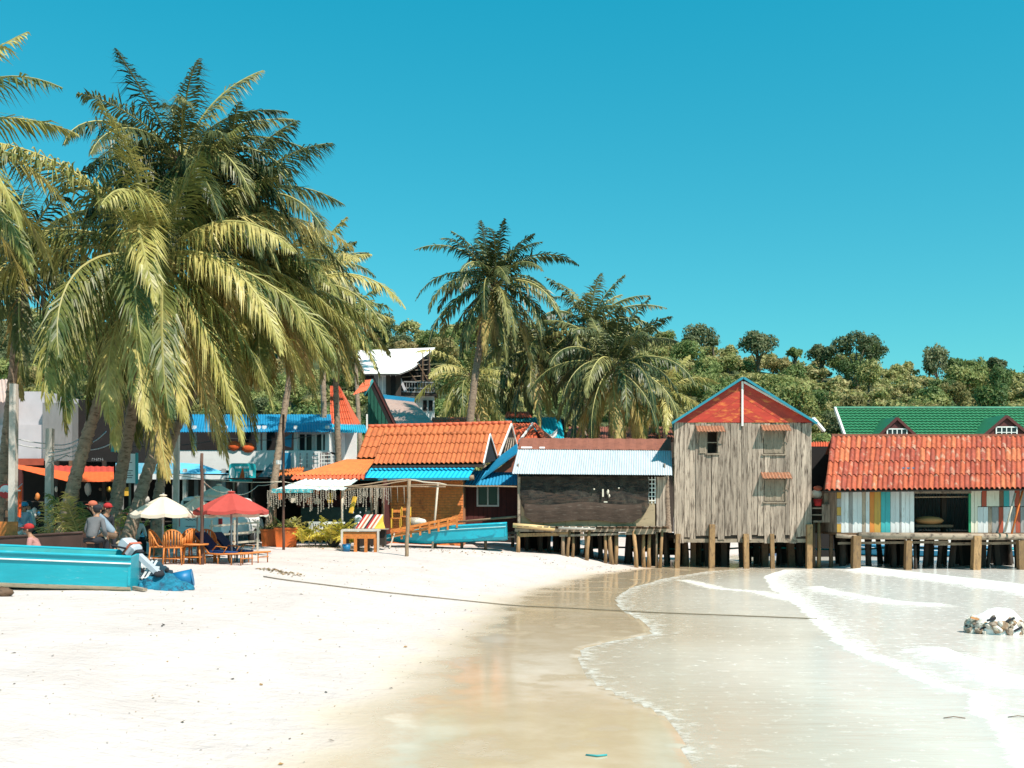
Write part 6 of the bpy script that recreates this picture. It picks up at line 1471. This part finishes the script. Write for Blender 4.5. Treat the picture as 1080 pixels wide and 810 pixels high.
for k in range(3): MB().ell((.09*math.cos(k*2.094), .24, -.72+.09*math.sin(k*2.094)), (.07, .015, .05), 7, 5).build('propeller_blade', cloth_dark, mt, fix=False)
MB().tube([(0, -.15, .15), (0, -.6, .3)], .022, 6).build('tiller', cloth_dark, mt, fix=False); MB().box((0, 0, .16), (.325, .43, .05)).build('orange_band', cloth_coral, mt, fix=False)
fr = thing('engine_frame', 'silver metal frame with slats lying on the blue nets', 'frame', G(151, 19.8)+Vector((0, 0, .28)))
for k in range(4): MB().beam((-.1+.08*k-.1, 0, -.15+.0*k), (.12+.08*k-.1, .02, .22), .04).build('bar', white_paint, fr, fix=False)
for z in (-.1, .12): MB().beam((-.2+z*.6, -.03, z), (.25+z*.6, -.03, z-.03), .04).build('cross_bar', white_paint, fr, fix=False)
MB().beam((-.45, -.05, .32), (.02, -.05, .02), .06).build('dark_handle', cloth_dark, fr, fix=False)
def heap(label, px, D, rx, ry, rz_, mat, seed, name='fishing_net', cat='net'):
    q = random.Random(seed); b = G(px, D); m = MB(); V = []; F = []; nu, nv = 40, 14
    for j in range(nv+1):
        for i in range(nu):
            a = 6.2832*i/nu; t = j/nv; r = (1-t*.98)**.6; p = Vector((math.cos(a)*rx*r, math.sin(a)*ry*r, rz_*t))
            n = mnoise.noise(Vector((p.x*5+seed, p.y*5, p.z*6)))*.11+mnoise.noise(Vector((p.x*14, p.y*14+seed, p.z*14)))*.05
            V.append(p*(1+n*1.6)+Vector((0, 0, n*.6*(t > 0)-.03)))
    for j in range(nv):
        for i in range(nu): F.append((j*nu+i, j*nu+(i+1) % nu, (j+1)*nu+(i+1) % nu, (j+1)*nu+i))
    m.add(V, F, 0, False); o = m.build(name, mat, None, fix=True); o.location = b; tagp(o, label, cat); return o
heap('heap of bright blue net on the sand behind the turquoise boat', 167, 19.6, .62, .4, .30, net_blue, 3)
heap('dark teal net piled behind the silver frame', 165, 20.2, .42, .35, .50, net_dark, 7)
heap('frayed grey blue net trailing towards the blue bin', 184, 19.8, .30, .25, .16, M('frayed_net', (.22, .34, .38), .9, .4, 9, (1, 1, 1), (.03, .2, .28), .45, 14), 9)
o = thing('bin', 'blue plastic tub lying on its side at the right end of the nets', 'tub', G(193, 20.1)+Vector((0, 0, .16))); o.rotation_euler = (R(8), R(80), R(20)); MB().tube([(0, 0, -.17), (0, 0, .17)], [.155, .165], 14).build('body', bin_blue, o, fix=False); MB().tube([(0, 0, .17), (0, 0, .19)], .17, 14).build('rim', bin_blue, o, fix=False)
o = tagp(MB().beam(G(140, 19)+Vector((0, 0, .05)), G(153, 18.8)+Vector((0, 0, .04)), .10, .05).build('oar', grey_wood2, None), 'grey plank lying on the sand behind the stern of the turquoise boat', 'plank')
o = thing('crate', 'tan cardboard box behind the stern near the coral capped man', 'box', G(135, 22.5)+Vector((0, 0, .55))); MB().box((0, 0, 0), (.36, .3, .3)).build('box_body', plywood, o, fix=False); MB().box((0, -.1, .17), (.4, .16, .02), Matrix.Rotation(.3, 3, 'X')).build('flap', plywood, o, fix=False)

# ---------------------------------------------------------------- people
def skin_obj(name, V, E, Rr, mat, parent, sub=1):
    me = bpy.data.meshes.new(name); me.from_pydata(V, E, []); o = bpy.data.objects.new(name, me); link(o, parent); me.materials.append(mat)
    md = o.modifiers.new('skin', 'SKIN'); md.use_smooth_shade = True
    for i, r in enumerate(Rr): me.skin_vertices[0].data[i].radius = (r, r) if not isinstance(r, tuple) else r
    me.skin_vertices[0].data[0].use_root = True
    s = o.modifiers.new('sub', 'SUBSURF'); s.levels = sub; s.render_levels = sub; return o
def person(label, loc, rz, pose='stand', h=1.62, shirt=cloth_white, trouser=cloth_dark, hat=None, arms=((.25, -.25, 1.0), (-.25, -.25, 1.0)), lean=.1, sleeves=True, bare=False, shortl=False):
    """faces -Y before rz; arms = hand targets (x,y,z) in units of a 1.62 m figure"""
    p = thing('person', label, 'person', loc); p.rotation_euler.z = rz; k = h/1.62; p.scale = (k, k, k)
    if pose == 'stand': ph = .86; legs = [((.09, 0, .86), (.10, -.02, .47), (.11, .02, .08), (.12, -.12, .03)), ((-.09, 0, .86), (-.12, -.08, .47), (-.13, -.03, .08), (-.14, -.17, .03))]
    elif pose == 'sit': ph = .40; legs = [((.09, 0, .40), (.14, -.42, .44), (.14, -.44, .08), (.14, -.56, .03)), ((-.09, 0, .40), (-.14, -.42, .44), (-.14, -.44, .08), (-.14, -.56, .03))]
    else: ph = .28; legs = [((.09, 0, .28), (.18, -.36, .50), (.16, -.10, .07), (.16, -.24, .03)), ((-.09, 0, .28), (-.18, -.36, .50), (-.16, -.10, .07), (-.16, -.24, .03))]
    def up(t): return Vector((0, -lean*t*1.2, ph+.62*t))
    V = [up(0), up(.3), up(.62), up(.82), up(.95)]; Rr = [(.13, .10), (.115, .09), (.15, .10), (.10, .075), (.052, .052)]
    hd = up(1.0)+Vector((0, -.02, .06)); V += [up(1.0)+Vector((0, -.005, .02)), hd, hd+Vector((0, 0, .09))]; Rr += [.05, (.078, .092), (.06, .075)]
    E = [(0, 1), (1, 2), (2, 3), (3, 4), (4, 5), (5, 6), (6, 7)]
    def ch(start, pts, rs_):
        i0 = start
        for q_, r in zip(pts, rs_): V.append(Vector(q_)); Rr.append(r); E.append((i0, len(V)-1)); i0 = len(V)-1
        return i0
    armj = []
    for s, tg in ((1, arms[0]), (-1, arms[1])):
        sh = up(.80)+Vector((s*.18, 0, .0)); tg = Vector(tg)+Vector((0, 0, ph-.86)); el = (sh+tg)/2+Vector((s*.07, .10, -.07)); armj.append((sh, el, tg))
        w_ = ch(3, [sh, el, tg], [.048, .038, .026]); dr = (tg-el).normalized(); sd = dr.orthogonal().normalized(); pm = tg+dr*.05
        pw = ch(w_, [pm], [(.030, .018)])
        for f in range(4): o_ = sd*(.024-.016*f); b_ = pm+o_+dr*.035; ln = (.062, .07, .066, .05)[f]; ch(pw, [b_, b_+dr*ln*.5+Vector((0, 0, -.008)), b_+dr*ln*.8+Vector((0, 0, -.028))], [.009, .008, .007])
        ch(pw, [pm+sd*.04-dr*.01, pm+sd*.055+dr*.03], [.011, .009])
    for lg in legs: ch(0, lg, [.075, .055, .038, .03])
    skin_obj('body', V, E, Rr, skin_m, p)
    # shirt and trousers, a little larger than the body
    V2 = [up(.02), up(.3), up(.62), up(.80), up(.90)]; E2 = [(0, 1), (1, 2), (2, 3), (3, 4)]; R2 = [(.155, .125), (.14, .115), (.175, .125), (.13, .095), (.07, .07)]
    for s, (sh, el, tg) in zip((1, -1), armj):
        V2.append(sh+Vector((0, 0, .0))); E2.append((3, len(V2)-1)); R2.append(.068); V2.append(el); E2.append((len(V2)-2, len(V2)-1)); R2.append(.058)
        if sleeves: V2.append(el.lerp(tg, .85)); E2.append((len(V2)-2, len(V2)-1)); R2.append(.044)
    skin_obj('shirt', V2, E2, R2, shirt, p)
    V3 = [up(.0)+Vector((0, 0, .02)), up(-.06)]; E3 = [(0, 1)]; R3 = [(.15, .12), (.14, .12)]
    for lg in legs:
        a = 1
        for j, r in ((0, .095), (1, .075), (2, .055)):
            if shortl and j == 2: continue
            V3.append(Vector(lg[j])); E3.append((a, len(V3)-1)); a = len(V3)-1; R3.append(r)
    skin_obj('trousers', V3, E3, R3, trouser, p)
    for lg in legs: m = MB(); m.ell(Vector(lg[3])+Vector((0, .03, 0)), (.05, .12, .035), 8, 5); m.build('shoe', cloth_dark, p, fix=False)
    # face
    fz = hd+Vector((0, 0, .035)); m = MB(); m.ell(fz+Vector((0, -.10, -.01)), (.016, .024, .026), 6, 5); m.build('nose', skin_m, p, fix=False)
    for s in (-1, 1):
        m = MB(); m.ell(fz+Vector((s*.032, -.082, .022)), (.013, .010, .008), 6, 5); m.build('eye', hair_m, p, fix=False)
        m = MB(); m.ell(fz+Vector((s*.082, 0, .0)), (.012, .022, .032), 6, 5); m.build('ear', skin_m, p, fix=False)
    m = MB(); m.ell(fz+Vector((0, -.088, -.05)), (.026, .010, .007), 6, 5); m.build('mouth', cloth_red, p, fix=False)
    m = MB(); m.ell(fz+Vector((0, .022, .038)), (.094, .098, .098), 12, 8); m.build('hair', hair_m, p, fix=False)
    if hat:
        m = MB(); m.ell(fz+Vector((0, .012, .07)), (.108, .112, .085), 12, 8); m.build('hat', hat, p, fix=False)
        m = MB(); m.ell(fz+Vector((0, -.09, .055)), (.075, .085, .012), 10, 5); m.build('hat_brim', hat, p, fix=False)
    return p
def gp(px, D, z=0): v = G(px, D); v.z += z; return v
person('person standing in a pale blue shirt and bright blue cap beside the leftmost white post', gp(23, 31), R(60), 'stand', 1.60, cloth_blue, cloth_white, cap_blue, shortl=True, arms=((.15, -.30, .95), (-.12, -.30, .98)))
person('person in a long white shirt and dark trousers behind the blue capped one', gp(35, 31.8), R(-60), 'stand', 1.66, cloth_white, cloth_dark, None, arms=((.2, -.22, .9), (-.2, -.25, .95)))
person('person with a red head cloth bending low behind the turquoise boat', gp(46, 22.8, -.08), R(-80), 'squat', 1.6, M('pinkish_shirt', (.42, .20, .18), .9), cloth_dark, cloth_red, lean=.25, arms=((.15, -.5, .75), (-.15, -.5, .75)))
person('man in a grey shirt and dark cap sitting with his back turned behind the boat', gp(95, 22.6, .34), R(165), 'sit', 1.5, cloth_grey, cloth_dark, cloth_dark, lean=.22, arms=((.2, -.35, .95), (-.2, -.35, .95)))
person('man in a dark shirt and red cap working between the palm trunks', gp(103.5, 24.2, .36), R(60), 'sit', 1.5, cloth_dark, cloth_dark, cloth_red, lean=.3, arms=((.15, -.4, 1.0), (-.15, -.4, .95)))
person('man in a slate blue shirt and coral cap leaning beside the boat stern', gp(121.5, 23.4, .42), R(-70), 'sit', 1.5, cloth_slate, brown_wood, cloth_coral, lean=.42, arms=((.15, -.45, .85), (-.15, -.45, .85)))
person('customer in a white top sitting in the cafe behind the leaning trunks', gp(142, 31.5, 0), R(40), 'sit', 1.65, cloth_white, cloth_dark, None, lean=.15)
person('customer in a dark red top sitting behind the beige parasol pole', gp(158, 33, 0), R(-20), 'sit', 1.65, maroon, cloth_dark, None, lean=.1)
o = tagp(MB().tube([gp(100, 23)+Vector((0, 0, 1.15)), gp(112, 22.8)+Vector((0, 0, .75))], .02, 6).build('stick', pale_pole, None), 'thin pale stick held between the working men', 'stick')
# orange chairs and table at the far left edge
o = thing('wooden_chair', 'orange wooden chair with a pale cushion at the left edge', 'chair', G(4, 27.5)); MB().box((0, 0, .42), (.5, .5, .05)).build('seat', orange_wood, o, fix=False); MB().box((0, .24, .75), (.5, .04, .5), Matrix.Rotation(-.15, 3, 'X')).build('backrest', orange_wood, o, fix=False); MB().box((0, 0, .49), (.44, .44, .09)).build('cushion', cream_cloth, o, fix=False)
for x in (-.21, .21):
    for y in (-.21, .21): MB().box((x, y, .2), (.05, .05, .42)).build('leg', orange_wood, o, fix=False)
    MB().box((x*1.1, 0, .62), (.05, .5, .04)).build('armrest', orange_wood, o, fix=False)

# ---------------------------------------------------------------- trash bale in the shallows
bl_ = thing('bale', 'sack of rubble and rags under a white sheet sitting in the shallow water', 'bale', (WX(1049, 18.6), 18.6, WL)); q = random.Random(71)
V = []; F = []; nu, nv = 30, 12
for j in range(nv+1):
    for i in range(nu):
        a = 6.2832*i/nu; th = 1.75*j/nv; r = math.sin(th) if th < 1.57 else 1.0
        p = Vector((math.cos(a)*.50*r, math.sin(a)*.36*r, .42*max(math.cos(th), -.2))); n_ = mnoise.noise(p*4)*.12+mnoise.noise(p*11)*.06; V.append((p.x*(1+n_)+.06, p.y*(1+n_), p.z*(1+n_)+.02))
for j in range(nv):
    for i in range(nu): F.append((j*nu+i, (j+1)*nu+i, (j+1)*nu+(i+1) % nu, j*nu+(i+1) % nu))
MB().add(V, F, 0, True).build('sheet', wax_white, bl_, fix=False)
for k in range(58):
    a = q.uniform(2.9, 5.7); zz = q.uniform(.0, .30); rr = math.sqrt(max(.05, 1-(zz/.46)**2)); s_ = q.uniform(.04, .10)
    m = MB(); m.ell((math.cos(a)*.52*rr+.02, math.sin(a)*.38*rr, zz), (s_, s_*.7, s_*q.uniform(.5, .9)), 6, 4, rot=Matrix.Rotation(q.uniform(0, 3), 3, 'Y'), jit=.22); o = m.build('stone', stone_m, bl_, fix=False)
    for p in o.data.polygons: p.use_smooth = False
for k in range(7): a = 3.2+.33*k; MB().box((math.cos(a)*.5+.03, math.sin(a)*.37-.02, .1+.17*(k % 2)), (.16, .03, .035), Matrix.Rotation(q.uniform(-.5, .5), 3, 'Y')).build('rag', [cloth_dark, brown_cloth, cloth_dark][k % 3], bl_, fix=False)

# ---------------------------------------------------------------- rope across the shore, hose under the huts
pts = []
for k in range(0, 40):
    t = k/39; px = 278+(862-278)*t; py = float(np.interp(px, [278, 300, 410, 540, 615, 690, 860], [608, 611.5, 625, 638.5, 642, 646, 652.5])); Dx = 26.0
    for _ in range(8): zz_ = max(ground(WX(px, Dx), Dx), WL)+.02; Dx = .5*Dx+.5*1080*(CAMZ-zz_)/(py-535)
    x = WX(px, Dx); pts.append(Vector((x, Dx, max(ground(x, Dx), WL)+.02)))
tagp(MB().tube(pts, .013, 6, jit=.1).build('rope', rope_m, None), 'long thin rope lying from the dry sand across the wet sand into the water', 'rope')
pts = [Vector((WX(545+12*k, 41.5), 41.5+.2*math.sin(k), WZ(578.5+1.2*math.sin(k*.5)+(0 if k < 12 else 0), 41.5))) for k in range(46)]
tagp(MB().tube(pts, .035, 6).build('hose', M('teal_hose', (.02, .34, .34), .6), None), 'teal hose strung between the stilts under the huts', 'hose')
# blue boat and tarps behind the stilts
bt4 = boat('blue_boat', 'blue boat lying on the far bank seen between the stilts', Vector((WX(1075, 47.5), 47.5, .02)), R(180), 9.5, 1.8, .42, blue_metal, blue_metal, hull_blue, stripe=white_paint)
heap('crumpled blue tarp on the far bank between the stilts of the grey house', 815, 48.5, 1.6, .7, .42, M('crumpled_blue_tarp', (.10, .16, .28), .8, .4, 3, (1, 1, 1), (.4, .4, .42), .42, 5), 21, 'tarp', 'tarp')

# ---------------------------------------------------------------- wrack on the sand
q = random.Random(81); m = MB(); mats = [M('seaweed', (.16, .11, .05), .9, .4, 9), M('leaf_litter', (.30, .17, .06), .9, .4, 9), M('dark_litter', (.07, .055, .045), .9, .4, 9)]
def flake(m, x, y, s, mi):
    z = ground(x, y)+.006; a = q.uniform(0, 6.28); u = Vector((math.cos(a), math.sin(a), q.uniform(-.1, .2)))*s; v = Vector((-math.sin(a), math.cos(a), q.uniform(-.1, .3)))*s*q.uniform(.25, .7); c = Vector((x, y, z+s*.12))
    m.add([c-u-v*.3, c-v, c+u, c+v+Vector((0, 0, s*.3))], [(0, 1, 2, 3)], mi)
for k in range(650):
    D_ = 8.5+22*q.random()**1.3; px = q.uniform(-10, 560); x = WX(px, D_)
    if x > np.interp(D_, XW_Y, XW_X)+.2: continue
    flake(m, x, D_, q.uniform(.009, .024)*(1 if q.random() < .93 else 2)*(D_/16)**.5, q.randrange(3))
for k in range(150):
    t = q.random(); x = WX(275+42*t, 25.3-1.2*t); flake(m, x+q.gauss(0, .12), 25.3-1.2*t+q.gauss(0, .16), q.uniform(.02, .06), q.choice((0, 0, 1)))
for k in range(90): x = WX(q.uniform(560, 700), 36+q.uniform(-.8, .8)); flake(m, x, 36+q.uniform(-1, .9), q.uniform(.02, .05), 2)
for k in range(220): x = WX(q.uniform(255, 540), 37); flake(m, x, 36.3+q.gauss(0, .5), q.uniform(.02, .06), q.randrange(3))
m.build('beach_litter', mats, None, label='scattered seaweed scraps, leaves and shell bits on the pale sand', kind='stuff')
for (px, D_, w_, d_, lab) in ((1, 17.2, .42, .12, 'piece of dark driftwood at the left edge below the turquoise boat'), (862, 12.2, .0, 0, '')):
    if w_: tagp(MB().ell(gp(px, D_, .04), (w_*.5, .16, .10), 10, 6, jit=.2).build('driftwood', brown_wood, None), lab, 'driftwood')
o = tagp(MB().tube([Vector((WX(618, 9.3), 9.3, .05)), Vector((WX(630, 9.25), 9.25, .055)), Vector((WX(640, 9.3), 9.3, .05))], .010, 6).build('plastic_strip', teal_board, None), 'thin turquoise plastic strip on the wet sand at the bottom edge', 'litter')
for k, (px, py) in enumerate(((1007, 758), (1075, 757))):
    x, y = sea(px, py); tagp(MB().tube([(x-.12, y, WL+.008), (x, y+.03, WL+.016), (x+.11, y-.01, WL+.008)], .005, 5).build('twig', brown_wood, None), ('left', 'right')[k]+' floating brown twig in the shallows at the lower right', 'twig')
